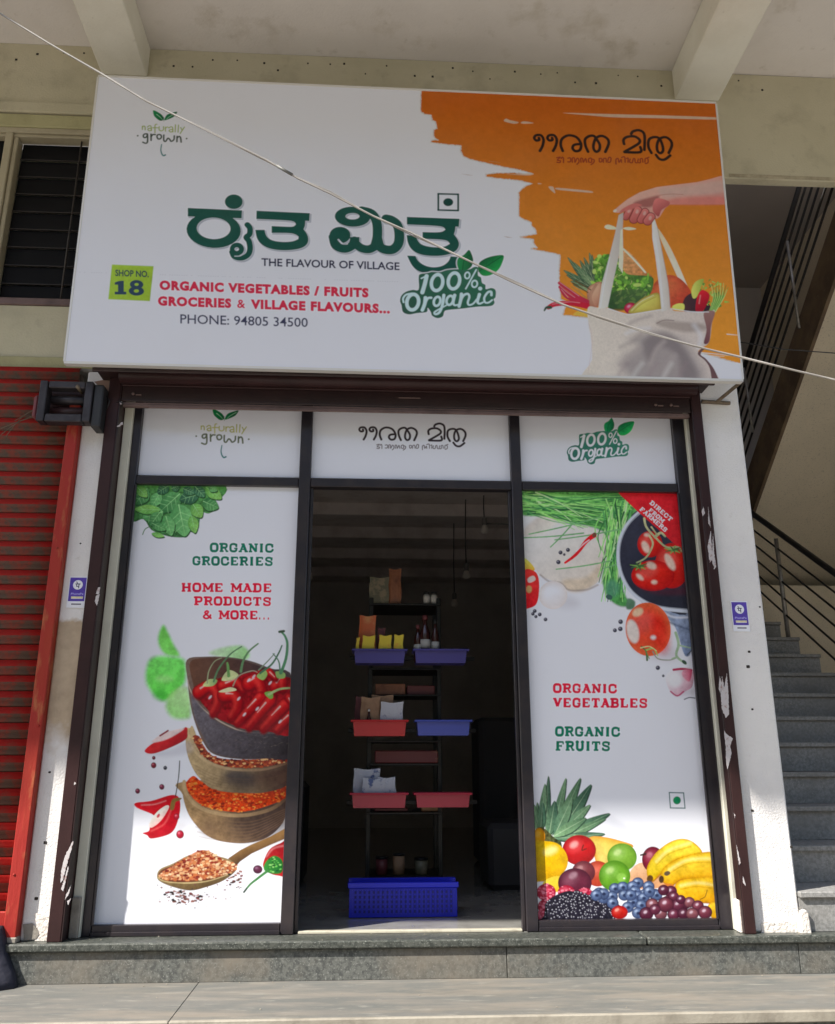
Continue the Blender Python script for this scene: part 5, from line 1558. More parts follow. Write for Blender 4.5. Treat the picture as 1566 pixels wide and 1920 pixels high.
# =================================================================== SHOPFRONT
fr = thing('shopfront_frame', 'dark aluminium shopfront frame with three bays and an open doorway', 'shopfront')
FY0, FY1 = -.030, .028
box('stile', M['alu'], fr, -.036, .002, FY0, FY1, Z0, 2.56, .003)
box('stile', M['alu'], fr, .800, .856, FY0-.001, FY1, Z0, 2.56, .003)
box('stile', M['alu'], fr, 1.864, 1.916, FY0-.001, FY1, Z0, 2.56, .003)
box('stile', M['alu'], fr, 2.718, 2.778, FY0, FY1, Z0, 2.56, .003)
box('bead', M['alu'], fr, .0035, .012, -.036, -.024, .084, 2.052, .001)
box('bead', M['alu'], fr, 2.7075, 2.716, -.036, -.024, .084, 2.052, .001)
for a, b in ((.004, .798), (1.918, 2.716)):
    box('rail', M['alu'], fr, a, b, FY0+.002, FY1, Z0, .084, .003)
    box('rail_lip', M['alu'], fr, a, b, FY0-.008, FY0+.001, Z0+.001, .058, .002)
for a, b in ((.004, .798), (.858, 1.862), (1.918, 2.716)):
    box('rail', M['alu'], fr, a, b, FY0+.002, FY1, 2.058, 2.102, .003)
    box('rail', M['alu'], fr, a, b, FY0+.002, FY1, 2.50, 2.55, .003)
box('door_stile', M['alu'], fr, .857, .872, -.01, .02, Z0, 2.056, .002)
box('door_stile', M['alu'], fr, 1.848, 1.863, -.01, .02, Z0, 2.056, .002)
box('threshold_strip', M['threshold'], fr, .875, 1.846, -.022, .012, Z0, Z0+.010, .002)
# printed sheets on the glass
pl = make_left()
o = pl.sheet('bay_poster', None)
tag(o, 'tall white poster with chillies in stacked wooden bowls, left of the doorway', 'poster')
pr_ = make_right()
o = pr_.sheet('bay_poster', None)
tag(o, 'tall white poster with tomatoes above and a heap of fruit below, right of the doorway', 'poster')


def transom(x0, x1, draw, label):
    pr = Print((x0, 0, 2.112), (1, 0, 0), (0, 0, 1), x1-x0, .40, 560, (146, 142, 145))
    draw(pr)
    o = pr.sheet('transom_poster', None)
    tag(o, label, 'poster')


def d1(pr):
    pr.view(340-12, 755-2, 11.19)
    pr.view(340+(285-195*11.19/12.05*1.0)/11.19-1.0, 755+(130-140)/11.19, 12.05*11.19/12.0/1.0)
    sprout(pr, (66, 68, 52), (118, 114, 66))


def d2(pr):
    pr.setwhite((140, 132, 128))
    pr.view(660, 780, 6.81)
    malayalam(pr, (30, 22, 24), (72, 62, 60))


def d3(pr):
    pr.setwhite((140, 134, 132))
    k = 1275/((1365-225)/9.79)
    ky = (1040-132)/((985-130)/9.79)
    pr.view(1040+225/9.79-70/k, 770+130/9.79-132/ky, k, ky)
    badge(pr)


transom(.003, .799, d1, 'white panel with the leaf sprout logo over the left bay')
transom(.857, 1.863, d2, 'white panel with black curly lettering above the doorway')
transom(1.917, 2.717, d3, 'white panel with the green two-leaf badge over the right bay')

# rolled shutter casing with its guides
sh = thing('shutter_casing', 'dark brown rolled shutter casing with side guides under the sign', 'roller shutter')
for a, b in ((-.141, -.079), (2.818, 2.862)):
    pass
box('guide', M['brown_guide'], sh, -.141, -.084, -.135, -.101, Z0, 2.58, .003)
box('guide', M['brown_guide'], sh, -.100, -.080, -.100, -.02, Z0, 2.56, .003)
box('guide_lip', M['brown_dark'], sh, -.083, -.0785, -.1345, -.08, Z0+.002, 2.56, .001)
box('guide', M['brown_guide'], sh, 2.788, 2.836, -.135, -.101, Z0, 2.58, .003)
box('guide', M['brown_guide'], sh, 2.8195, 2.836, -.100, -.02, Z0, 2.56, .003)
box('guide_lip', M['brown_dark'], sh, 2.7835, 2.7875, -.1345, -.08, Z0+.002, 2.56, .001)
box('cover_plate', M['brown_dark'], sh, -.185, 2.862, -.262, -.10, 2.572, 2.605, .004)
box('cover_lip', M['brown_dark'], sh, -.185, 2.862, -.266, -.252, 2.545, 2.571, .003)
bm = bmesh.new()
bm_tube(bm, [(-.078, -.17, 2.565), (2.80, -.17, 2.565)], .036, 14)
fin(bm, 'roller', M['brown_guide'], sh, smooth=True)
box('front_plate', M['brown_dark'], sh, -.078, 2.782, -.128, -.118, 2.452, 2.556, .003)
box('front_plate_fold', M['brown_guide'], sh, -.078, 2.782, -.140, -.1285, 2.53, 2.543, .003)
box('bottom_bar', M['bar_brown'], sh, -.070, 2.775, -.122, -.096, 2.428, 2.450, .003)
box('bottom_bar', M['bar_brown'], sh, .06, 2.42, -.130, -.1225, 2.417, 2.436, .003)
box('handle_slot', M['bar_brown'], sh, 1.29, 1.40, -.131, -.1285, 2.497, 2.503, .001)
for x in (-.02, 2.60, 2.68):
    tube('bolt', M['bar_brown'], sh, [(x, -.129, 2.49), (x, -.136, 2.49)], .008, 8)
    box('latch', M['bar_brown'], sh, x+.012, x+.04, -.134, -.129, 2.482, 2.488, .001)


def smear(name, pts, y, m_, parent, off=.002):
    q = []
    for i, a in enumerate(pts):
        b = pts[(i+1) % len(pts)]
        L = math.hypot(b[0]-a[0], b[1]-a[1])
        n = max(1, int(L/2.2))
        for k in range(n):
            j = .55 if k else .2
            q.append((a[0]+(b[0]-a[0])*k/n+random.uniform(-j, j), a[1]+(b[1]-a[1])*k/n+random.uniform(-j, j)*1.6))
    pts = q
    prism(name, m_, parent, bm_patch(pts, y, off), (0, .0035, 0))


GY = -.135
for pts in ([(184, 1102), (188, 1101), (185, 1115), (180, 1113)], [(180, 1118), (187, 1114), (182, 1136), (178, 1128)], [(219, 800), (230, 791), (231, 796), (222, 800)],
            [(137, 1577), (138, 1579), (124, 1627), (118, 1650), (114, 1656), (115, 1632), (122, 1605)], [(128, 1624), (129, 1628), (119, 1671), (115, 1667)], [(133, 1660), (130, 1675), (122, 1688), (124, 1678)],
            [(140, 1466), (143, 1470), (139, 1472)], [(224, 754), (229, 753), (227, 759)], [(133, 1684), (128, 1697), (126, 1690)],
            [(1319, 950), (1322, 963), (1318, 968), (1316, 960)], [(1328, 950), (1331, 972), (1333, 990), (1328, 980)], [(1333, 995), (1336, 1050), (1331, 1055), (1327, 1025)],
            [(1337, 1000), (1340, 1050), (1338, 1062), (1335, 1050)], [(1340, 1040), (1343, 1062), (1339, 1068)],
            [(1350, 1268), (1353, 1282), (1351, 1300), (1348, 1290)], [(1354, 1268), (1358, 1290), (1363, 1262), (1366, 1305), (1367, 1340), (1361, 1346), (1354, 1330), (1352, 1300)],
            [(1358, 1370), (1364, 1378), (1374, 1384), (1369, 1400), (1372, 1412), (1367, 1432), (1364, 1442), (1362, 1425), (1361, 1398)], [(1376, 1524), (1379, 1528), (1378, 1534)],
            [(1381, 1585), (1385, 1600), (1389, 1618), (1386, 1622), (1384, 1606)], [(1393, 1643), (1397, 1656), (1398, 1661), (1394, 1656)]):
    smear('paint_scrape', pts, GY, M['scrape'], sh)

# =================================================================== SIGN
sg = make_sign()
sg.mottle = .35
sign = thing('sign_board', 'large white and orange shop sign printed with a grocery bag and green lettering', 'sign', loc=tuple(sg.o))
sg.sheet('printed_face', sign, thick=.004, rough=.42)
o_, u_, v_ = sg.o, sg.u, sg.v
n_ = np.array([0, 1, 0.])


def sbar(name, a, b, wd, d0, d1):
    """bar in the sign plane from (u,v) a to b, half width wd, depth d0..d1 behind the face."""
    a3, b3 = o_+u_*a[0]+v_*a[1], o_+u_*b[0]+v_*b[1]
    d = (b3-a3)/np.linalg.norm(b3-a3)
    s = np.cross(d, n_)
    s /= np.linalg.norm(s)
    q = [a3+s*wd+n_*d0, b3+s*wd+n_*d0, b3-s*wd+n_*d0, a3-s*wd+n_*d0]
    prism(name, M['edge'], sign, q, n_*(d1-d0))


W_, H_ = sg.wm, sg.hm
sbar('edge_channel', (-.004, -.004), (W_+.004, -.004), .006, -.003, .030)
sbar('edge_channel', (-.004, H_+.004), (W_+.004, H_+.004), .006, -.003, .030)
sbar('edge_channel', (-.004, .003), (-.004, H_-.003), .005, -.0025, .030)
sbar('edge_channel', (W_+.004, .003), (W_+.004, H_-.003), .005, -.0025, .030)
for k in (.05, .35, .65, .95):
    sbar('back_strut', (W_*k, .01), (W_*k, H_-.01), .012, .006, .03)
A, B_, C_ = on_y(1390, 716, -.27), on_y(1345, 753, -.125), on_y(1316, 753, -.11)
bm = bmesh.new()
bm_tube(bm, [A, B_], .009, 6)
fin(bm, 'bracket_arm', M['bracket'], sign)
D_ = on_y(1369, 756, -.11)
bm = bmesh.new()
bm_tube(bm, [C_, D_], .010, 6)
fin(bm, 'bracket_foot', M['bracket'], sign)
for x in (-.1, 2.8):
    tube('hanger', M['bracket'], sign, [(x, -.34, 4.1), (x, -.02, 4.35)], .012, 6)

# =================================================================== RED SHUTTER
rs_ = thing('red_shutter', 'closed red roller shutter of the neighbouring shop left of the pillar', 'roller shutter')
bm = bmesh.new()
prof = [(.012, .0700), (.006, .0665), (-.006, .0650), (-.010, .056), (-.0165, .046), (-.018, .038), (-.016, .030), (-.011, .0245), (-.008, .015), (-.0085, .006), (-.004, .0025), (.012, 0.0)]
NX = 2
for (y0, za), (y1, zb) in zip(prof, prof[1:]):
    vs = [bm.verts.new(p) for p in ((-2.4, y0, za), (-.312, y0, za), (-.312, y1, zb), (-2.4, y1, zb))]
    bm.faces.new(vs).material_index = 1 if zb < .0305 else 0
bmesh.ops.remove_doubles(bm, verts=bm.verts, dist=1e-5)
bmesh.ops.solidify(bm, geom=list(bm.faces), thickness=.002)
me = bpy.data.meshes.new('slat')
bmesh.ops.recalc_face_normals(bm, faces=bm.faces)
bm.to_mesh(me)
bm.free()
me.materials.append(M['red'])
me.materials.append(M['slat_edge'])
for p in me.polygons:
    p.use_smooth = True
z = .157-.004
k = 0
while z < 2.60:
    o = bpy.data.objects.new('slat', me)
    COL.objects.link(o)
    o.parent = rs_
    o.location = (0, -.062+random.uniform(-.001, .001), z)
    z += .0695
    k += 1
box('slat_backing', M['slat_grime'], rs_, -2.4, -.30, -.058, -.050, Z0, 2.62, 0)
box('bottom_rail', M['red_guide'], rs_, -2.4, -.305, -.085, -.06, .045, .150, .004)
box('guide', M['red_guide'], rs_, -.318, -.262, -.142, -.048, Z0, 2.46, .004)
box('guide_foot', M['mortar'], rs_, -.322, -.258, -.146, -.10, Z0-.001, .062, .004)
for z_, x_ in ((.30, -.30), (.9, -.275), (1.7, -.29)):
    tube('rivet', M['red'], rs_, [(x_, -.142, z_), (x_, -.145, z_)], .005, 8)
# greasy bearing box at the top of the guide
gb = thing('shutter_bearing', 'greasy dark metal bearing box at the top corner of the red shutter', 'shutter box')
x0, x1, z0, z1 = -.440, -.190, 2.305, 2.515
box('bar', M['steel_dark'], gb, x0, x0+.036, -.215, -.15, z0, z1, .004)
box('bar', M['steel_dark'], gb, x1-.036, x1, -.212, -.15, z0+.002, z1, .004)
box('bar', M['steel_dark'], gb, x0+.038, x1-.038, -.210, -.155, z0, z0+.040, .004)
box('bar', M['steel_dark'], gb, x0+.038, x1-.038, -.210, -.155, z1-.036, z1, .004)
box('side_plate', M['black'], gb, x1+.002, x1+.048, -.20, -.105, z0-.02, z1-.01, .006)
box('back_plate', M['brown_guide'], gb, x0, x1, -.118, -.10, z0+.02, z1, .003)
tube('axle', M['brown_guide'], gb, [(x0+.05, -.145, 2.375), (x1-.01, -.145, 2.375)], .028, 12)
tube('axle', M['steel_dark'], gb, [(x0+.04, -.15, 2.44), (x1-.01, -.15, 2.435)], .022, 12)
tube('bolt', M['bracket'], gb, [(-.262, -.145, 2.485), (-.262, -.215, 2.485)], .010, 8)
box('dust_clump', M['maroon'], gb, x0-.028, x0-.002, -.20, -.15, z0+.02, z0+.14, .01)
for k in range(4):
    pts = [(x0-.005, -.17, 2.40-.02*k)]
    for j in range(5):
        p = pts[-1]
        pts.append((p[0]-.02-.006*k, p[1]-.004, p[2]-.012*(j if k % 2 else 1)-.006))
    tube('loose_wire', M['bracket'], gb, pts, .0017, 5)
for pts in ([(x1+.046, -.15, 2.47), (x1+.066, -.15, 2.44), (x1+.052, -.14, 2.40)], [(x1+.046, -.13, 2.35), (x1+.07, -.125, 2.33), (x1+.060, -.12, 2.30)], [(x1+.05, -.12, 2.43), (x1+.11, -.138, 2.445), (x1+.13, -.14, 2.43)]):
    tube('loose_wire', M['black'], gb, pts, .003, 5)
prism('dirt_clot', M['steel_dark'], bld, bm_patch([(205, 768), (213, 762), (222, 770), (219, 800), (211, 826), (203, 820), (199, 800), (206, 790)], -.10, .012), (0, .011, 0), .002)

# =================================================================== LEFT WINDOW
wn = thing('window', 'dark louvred window with cream frame behind the left end of the sign', 'window')
xm0, xm1 = -.875, -.815
box('frame', M['win_frame'], wn, -3.2, .15, -.006, .06, 4.118, 4.150, .003)
box('frame', M['win_frame'], wn, -3.2, .15, .006, .06, 4.098, 4.116, .002)
box('mullion', M['win_frame'], wn, -.905, -.864, -.008, .07, 3.08, 4.116, .004)
box('mullion', M['win_frame'], wn, -.862, -.838, .006, .07, 3.08, 4.096, .004)
box('pane', M['win_dark'], wn, -3.2, -.907, .045, .05, 3.08, 4.096, 0)
for k in range(9):
    z_ = 3.085+k*.1125
    bm = bmesh.new()
    a = [bm.verts.new(p) for p in ((-.834, .060, z_), (.15, .060, z_), (.15, .068, z_+.110), (-.834, .068, z_+.110))]
    b = [bm.verts.new(v.co+Vector((0, .005, .001))) for v in a]
    bm.faces.new(a)
    bm.faces.new(b[::-1])
    for i in range(4):
        bm.faces.new((a[i], b[i], b[(i+1) % 4], a[(i+1) % 4]))
    fin(bm, 'louvre_blade', M['win_dark'], wn)
    box('blade_edge', M['win_bar'], wn, -.834, .15, .053, .059, z_-.001, z_+.0025, .0005)
tube('grille_bar', M['win_bar'], wn, [(-.50, .03, 3.08), (-.50, .03, 4.097)], .005, 6)
tube('grille_bar', M['win_bar'], wn, [(-.30, .03, 3.08), (-.30, .03, 4.097)], .005, 6)

# =================================================================== STICKERS
pay = Print((0, 0, 0), (1, 0, 0), (0, 0, 1), .1, .15, 1500, (168, 168, 176))


def sticker(px, py, wpx, hpx, label):
    a, b = on_y(px, py, -.10), on_y(px+wpx, py+hpx, -.10)
    wm, hm = .082, .147
    o0 = np.array([a[0], -.1035, a[2]-hm])
    pr = Print(o0, (1, 0, 0), (0, 0, 1), wm, hm, 1500, (178, 178, 186))
    H, W = pr.H, pr.W
    X, Y = np.meshgrid((np.arange(W)+.5)/W, 1-(np.arange(H)+.5)/H)
    pr.img[:] = pr.col((186, 184, 204))
    m_ = (X > .05) & (X < .95) & (Y > .035) & (Y < .79)
    pr.img[m_] = pr.col((74, 60, 136))
    r_ = np.hypot((X-.5)*W, (Y-.27)*H)/W
    pr.img[r_ < .27] = pr.col((200, 200, 224))
    dk = pr.col((44, 46, 70))

    def seg(x0_, y0_, x1_, y1_, t_):
        ax, ay, bx, by = x0_*W, y0_*H, x1_*W, y1_*H
        L = (bx-ax)**2+(by-ay)**2
        t = np.clip(((X*W-ax)*(bx-ax)+(Y*H-ay)*(by-ay))/L, 0, 1)
        pr.img[np.hypot(X*W-ax-t*(bx-ax), Y*H-ay-t*(by-ay)) < t_*W/2] = dk
    for s in ((.38, .24, .62, .24, .05), (.44, .24, .44, .31, .045), (.44, .32, .56, .32, .045), (.56, .24, .56, .37, .05), (.47, .22, .42, .175, .04)):
        seg(*s)
    pr.img[(X > .2) & (X < .86) & (Y > .64) & (Y < .71)] = pr.col((176, 170, 140))
    pr.img[(X > .22) & (X < .84) & (Y > .70) & (Y < .712)] = pr.col((210, 206, 190))
    # name under the roundel
    pr.view(px, py, 1)
    c0 = 0
    pr.img[(X > .25) & (X < .8) & (Y > .865) & (Y < .905)] = pr.col((84, 82, 92))
    sv = pr.map
    pr.map = lambda pts: np.array([(p[0]*W, (1-p[1])*H) for p in np.asarray(pts, float).reshape(-1, 2)])
    pr.text('PhonePe', .18, .585, .86, .585, .065, (150, 146, 210), bold=.01)
    pr.map = sv
    o = pr.sheet('payment_sticker', None, thick=.0025)
    tag(o, label, 'sticker')


sticker(131.5, 1081, 38, 56, 'small purple payment sticker on the narrow pillar beside the red shutter')
sticker(1369, 1127, 38, 52, 'small purple payment sticker on the wide white pillar beside the stairs')

# =================================================================== OVERHEAD CABLE
cb = thing('overhead_cable', 'pale sagging cable strung diagonally in front of the sign', 'cable')
cpx = [(-900, -520), (-400, -215), (-120, -48), (0, 25), (90, 80), (185, 135), (275, 190), (380, 240), (500, 300), (560, 335), (620, 363), (700, 405), (770, 436), (840, 470), (960, 528), (1055, 571), (1120, 593), (1220, 625), (1300, 648), (1390, 670), (1480, 692), (1566, 712), (1750, 757), (2300, 870), (3000, 980)]
cpts = [Vector(on_y(x, y, -1.50)) for x, y in cpx]
tube('cable_core', M['cable'], cb, cpts, .0034, 8)
c2 = [p+Vector((.0, .004*math.sin(i*1.7), .006*math.cos(i*1.3))) for i, p in enumerate(cpts)]
tube('lashing_wire', M['cable'], cb, c2, .0016, 6)
tube('tape_wrap', M['tape'], cb, [on_y(519, 310.5, -1.502), on_y(548, 327.5, -1.502)], .0054, 8)
th = thing('thin_wire', 'thin dark wire crossing the stairwell behind the sign corner', 'wire')
tube('wire_core', M['black'], th, [on_y(1380, 640, -.05), on_y(1470, 655, -.05), on_y(1700, 672, -.05)], .003, 5)

# =================================================================== STAIRWELL
RUN, RISE, NS = .27, .162, 14
XS0, XS1, XS2 = 3.05, 4.47, 5.95
SY = -.10
sw_ = thing('stairwell', None, None, kind='structure')
box('stairwell_wall', M['stairwell'], sw_, 3.052, 6.05, 5.0, 5.15, 0, 6.4, 0)
box('stairwell_wall', M['stair_soffit'], sw_, 5.952, 6.10, .302, 5.0, 0, 6.4, 0)
box('stairwell_wall', M['stairwell'], sw_, 3.0, 3.048, .26, 5.0, 0, 6.4, 0)
box('stairwell_wall', M['stair_soffit'], sw_, 4.56, 5.95, 3.2, 3.3, 0, 2.25, 0)
box('stairwell_ceiling', M['stairwell'], sw_, 3.0, 6.1, .26, 5.15, 6.4, 6.5, 0)
box('stairwell_floor', M['stone'], sw_, 3.0, 6.1, -.03, 5.0, -.06, Z0-.003, 0)
st = thing('staircase', 'grey granite staircase climbing between the white pillar and the stair rail', 'stairs')
for k in range(NS):
    y0 = SY+k*RUN
    zt = Z0+(k+1)*RISE
    j = random.uniform(-.002, .002)
    box('riser', M['stair'], st, XS0+.005, XS1 if k else 5.8, y0, y0+.02, zt-RISE+.001, zt-.026, .001)
    box('tread', M['stair'], st, XS0+.005, XS1+.004 if k else 5.8, y0-.018+j, y0+RUN+.018, zt-.025, zt, .004)
box('landing', M['stair'], st, XS0+.005, XS2-.01, SY+NS*RUN+.02, 4.99, Z0+NS*RISE-.12, Z0+NS*RISE-.001, 0)
# second flight, seen from below, climbing back over the first
uf = thing('upper_flight', 'upper stair flight with brown stained edge and cream underside', 'stairs')
P1, P2_ = on_x(1415, 950, XS1+.03), on_x(1566, 520, XS1+.03)
sl = (P2_[2]-P1[2])/(P2_[1]-P1[1])
ya, yb = 3.9, .31
za, zb = P1[2]+sl*(ya-P1[1]), P1[2]+sl*(yb-P1[1])
prism('soffit_slab', M['stair_soffit'], uf, [(XS1+.05, ya, za), (XS1+.05, yb, zb), (XS1+.05, yb, zb+.20), (XS1+.05, ya, za+.20)], (XS2-XS1-.055, 0, 0))
prism('stringer', M['stringer'], uf, [(XS1+.02, ya, za-.02), (XS1+.02, yb, zb-.02), (XS1+.02, yb, zb+.36), (XS1+.02, ya, za+.36)], (.029, 0, 0))
nb = int((ya-yb)/.27)
for k in range(0):
    y1_ = ya-k*.27
    zt = za+.26+abs(sl)*(k*.27)
    prism('tooth', M['stringer'], uf, [(XS1+.022, y1_, zt+.001), (XS1+.022, y1_-.268, zt+abs(sl)*.268), (XS1+.022, y1_, zt+abs(sl)*.268)], (.1, 0, 0))
rl2 = thing('upper_railing', 'black rod railing along the upper stair flight, nearly lost in the dark', 'railing')
for k in range(6):
    h = .42+.125*k
    tube('rod' if k < 5 else 'handrail', M['rail'], rl2, [(XS1-.005, ya, za+h+.05), (XS1-.005, yb, zb+h+.05)], .010 if k < 5 else .022, 8)
for px, py0, px1, py1 in ((1476, 452, 1499, 615), (1395, 690, 1412, 810)):
    a = on_x(px, py0, XS1-.03)
    b = on_x(px1, py1, XS1-.03)
    tube('post', M['rail_post'], rl2, [a, b], .011, 8)
rl = thing('stair_railing', 'steel stair railing with black handrail and five rods on the lower flight', 'railing')
XR = XS1-.03
A1, A2 = on_x(1400, 955, XR), on_x(1566, 1075, XR)
s1 = (A2-A1)/(A1[1]-A2[1])
far, near = A1+(-s1)*(3.75-A1[1]), A2+s1*(A2[1]-.15)
tube('handrail', M['rail'], rl, [far, near], .024, 10)
for k in range(5):
    d = -.155-.135*k
    tube('rod', M['rail'], rl, [far+np.array([0, 0, d]), near+np.array([0, 0, d])], .008, 8)
for t in (0.0, 1.25, 2.2):
    base = on_x(1455, 1008, XR)
    y_ = base[1]-t+.0
    zt = base[2]-abs((A2[2]-A1[2])/(A2[1]-A1[1]))*t
    zf = Z0+RISE*(int((y_-SY)/RUN)+1)
    tube('post', M['rail_post'], rl, [(XR, y_, zf), (XR, y_, zt-.01)], .017, 10)
sb_ = box('stair_kerb', M['stringer'], st, XS1+.006, XS1+.02, .6, 3.8, .1, .12, 0)
prism('stair_kerb', M['stringer'], st, [(XS1+.006, .1, .1), (XS1+.006, 3.7, .1), (XS1+.006, 3.7, 2.2), (XS1+.006, .1, .22)], (.05, 0, 0))

# =================================================================== INSIDE THE SHOP
RY = .80


def P(px, py, y=RY):
    return on_y(px, py, y)


rk = thing('display_rack', 'tall black metal display rack standing inside the doorway', 'rack')
UX = (P(694, 1300)[0], P(824, 1300)[0])
for x in UX:
    for y in (RY+.03, RY+.34):
        box('upright', M['rack'], rk, x-.012, x+.012, y-.012, y+.012, Z0, P(760, 1120)[2], .002)
shelves = [P(760, 1131)[2], P(760, 1252)[2], P(760, 1388)[2], P(760, 1523)[2], .16]
for i, z_ in enumerate(shelves):
    box('shelf', M['rack'], rk, UX[0]-.012, UX[1]+.012, RY+.005, RY+.36, z_-.012, z_, .002)
for z_ in shelves[1:4]:
    box('hook_rail', M['rack'], rk, P(655, 1300)[0], P(890, 1300)[0], RY-.02, RY+.004, z_+.04, z_+.062, .002)


def tub(px0, px1, pyt, pyb, m_, label):
    a, b = P(px0, pyt, RY-.16), P(px1, pyb, RY-.16)
    x0, x1, zt, zb_ = a[0], b[0], a[2], b[2]
    t = thing('storage_tub', label, 'tub', ((x0+x1)/2, RY-.08, zb_), 'tubs hung on the display rack')
    bm = bmesh.new()
    y0, y1 = RY-.16, RY-.025
    tp = .008
    vs = [[(x0, y0, zt), (x1, y0, zt), (x1, y1, zt), (x0, y1, zt)], [(x0+tp, y0+tp, zb_), (x1-tp, y0+tp, zb_), (x1-tp, y1-.004, zb_), (x0+tp, y1-.004, zb_)],
          [(x0+tp+.005, y0+tp+.005, zb_+.006), (x1-tp-.005, y0+tp+.005, zb_+.006), (x1-tp-.005, y1-.009, zb_+.006), (x0+tp+.005, y1-.009, zb_+.006)], [(x0+.006, y0+.006, zt), (x1-.006, y0+.006, zt), (x1-.006, y1-.006, zt), (x0+.006, y1-.006, zt)]]
    V = [[bm.verts.new(p) for p in r] for r in vs]
    for i in range(4):
        j = (i+1) % 4
        bm.faces.new((V[1][i], V[1][j], V[0][j], V[0][i]))
        bm.faces.new((V[3][i], V[3][j], V[2][j], V[2][i]))
        bm.faces.new((V[0][i], V[0][j], V[3][j], V[3][i]))
    bm.faces.new(V[1])
    bm.faces.new(V[2])
    fin(bm, 'bin', m_, t)
    bm = bmesh.new()
    bm_box(bm, x0-.012, x1+.012, y0-.016, y0-.001, zt-.010, zt+.001, .002)
    bm_box(bm, x0-.012, x0-.0005, y0+.0, y1, zt-.010, zt+.001, .002)
    bm_box(bm, x1+.0005, x1+.012, y0+.0, y1, zt-.010, zt+.001, .002)
    fin(bm, 'rim', m_, t)
    return (x0, x1, y0, y1, zt, zb_)


T1 = tub(664, 760, 1217, 1243, M['purple'], 'purple tub on the top tier under the yellow cartons')
T2 = tub(778, 876, 1217, 1243, M['purple'], 'purple tub on the top tier under the dark bottles')
T3 = tub(662, 762, 1350, 1380, M['redp'], 'bright red tub on the middle tier under the kraft packets')
T4 = tub(782, 882, 1350, 1379, M['blue'], 'blue tub on the middle tier')
T5 = tub(660, 762, 1487, 1515, M['pinkred'], 'crimson tub on the bottom tier holding blue and white packets')
T6 = tub(780, 882, 1487, 1514, M['pinkred'], 'empty crimson tub on the bottom tier at the right')


def packet(name, px0, py0, px1, py1, m_, label, cat, y=RY-.09, th_=.02, lean=0, group=None, zb_=None, puff=.35):
    a, b = on_y(px0, py0, y), on_y(px1, py1, y)
    x0, x1, zt, zl = a[0], b[0], a[2], b[2] if zb_ is None else zb_
    if y < RY:
        x0, x1 = max(x0, T1[0]+.010), min(x1, T1[1]-.010)
    bm = bmesh.new()
    nx, nz = 5, 6
    F, Bk = [], []
    for j in range(nz+1):
        fr_, bk_ = [], []
        for i in range(nx+1):
            u, v = i/nx, j/nz
            k = (math.sin(math.pi*u)**.6)*(math.sin(math.pi*min(max(v, .02), .98))**.5)
            e = th_*.5*((1-puff)+puff*k) if 0 < i < nx and 0 < j < nz else th_*.5*(1-puff)
            xx = x0+(x1-x0)*u+lean*v*(zt-zl)+.003*math.sin(v*9+i)
            zz = zl+(zt-zl)*v+.004*math.sin(u*7+1)*v
            fr_.append(bm.verts.new((xx, y-e, zz)))
            bk_.append(bm.verts.new((xx, y+e, zz)))
        F.append(fr_)
        Bk.append(bk_)
    for j in range(nz):
        for i in range(nx):
            bm.faces.new((F[j][i], F[j][i+1], F[j+1][i+1], F[j+1][i]))
            bm.faces.new((Bk[j][i+1], Bk[j][i], Bk[j+1][i], Bk[j+1][i+1]))
    for j in range(nz):
        bm.faces.new((F[j][0], F[j+1][0], Bk[j+1][0], Bk[j][0]))
        bm.faces.new((F[j+1][nx], F[j][nx], Bk[j][nx], Bk[j+1][nx]))
    for i in range(nx):
        bm.faces.new((F[0][i+1], F[0][i], Bk[0][i], Bk[0][i+1]))
        bm.faces.new((F[nz][i], F[nz][i+1], Bk[nz][i+1], Bk[nz][i]))
    o = fin(bm, name, m_, None, smooth=False)
    tag(o, label, cat, group)
    return o


SH0 = shelves[0]
packet('framed_packet', 693, 1084, 729, 1129, M['olive_pack'], 'dark printed carton at the left of the top shelf', 'carton', RY+.05, .05, zb_=SH0, puff=0)
packet('orange_packet', 729, 1068, 752, 1129, M['brown_pack'], 'tall reddish brown packet on the top shelf beside the printed carton', 'packet', RY+.06, .05, zb_=SH0)
for px, h_, lb in ((800, 1104, 'small glass jar on the top shelf, left of its neighbour'), (814, 1106, 'small glass jar with pale stripes, right end of the top shelf')):
    a = on_y(px, h_, RY+.05)
    jr = thing('glass_jar', lb, 'jar', (a[0], RY+.05, SH0))
    lathe('jar_body', M['label_white'], jr, a[0], RY+.05, [(.020, SH0+.001), (.022, SH0+.045), (.016, SH0+.06)], 12)
    lathe('lid', M['black'], jr, a[0], RY+.05, [(.018, SH0+.061), (.018, SH0+.075)], 12)
packet('orange_packet', 674, 1155, 704, 1214, M['orange_pack'], 'bright orange packet standing behind the yellow cartons', 'packet', RY-.06, .03, zb_=T1[5]+.007)
for i, (a, b, c, lb) in enumerate(((663, 674, 1196, 'narrow yellow carton at the left end of the top tier'), (680, 703, 1193, 'yellow carton in front of the bright orange packet'), (711, 734, 1192, 'yellow carton third from the left on the top tier'), (739, 762, 1191, 'yellow carton at the right end of its row'))):
    o = packet('yellow_carton', a, c, b, 1214, M['yellow'], lb, 'carton', RY-.125, .025, group='yellow cartons on the top tier', zb_=T1[5]+.007, puff=0)
packet('brown_packet', 708, 1178, 722, 1212, M['maroon'], 'dim purple brown packet between the yellow cartons', 'packet', RY-.055, .03, zb_=T1[5]+.007)


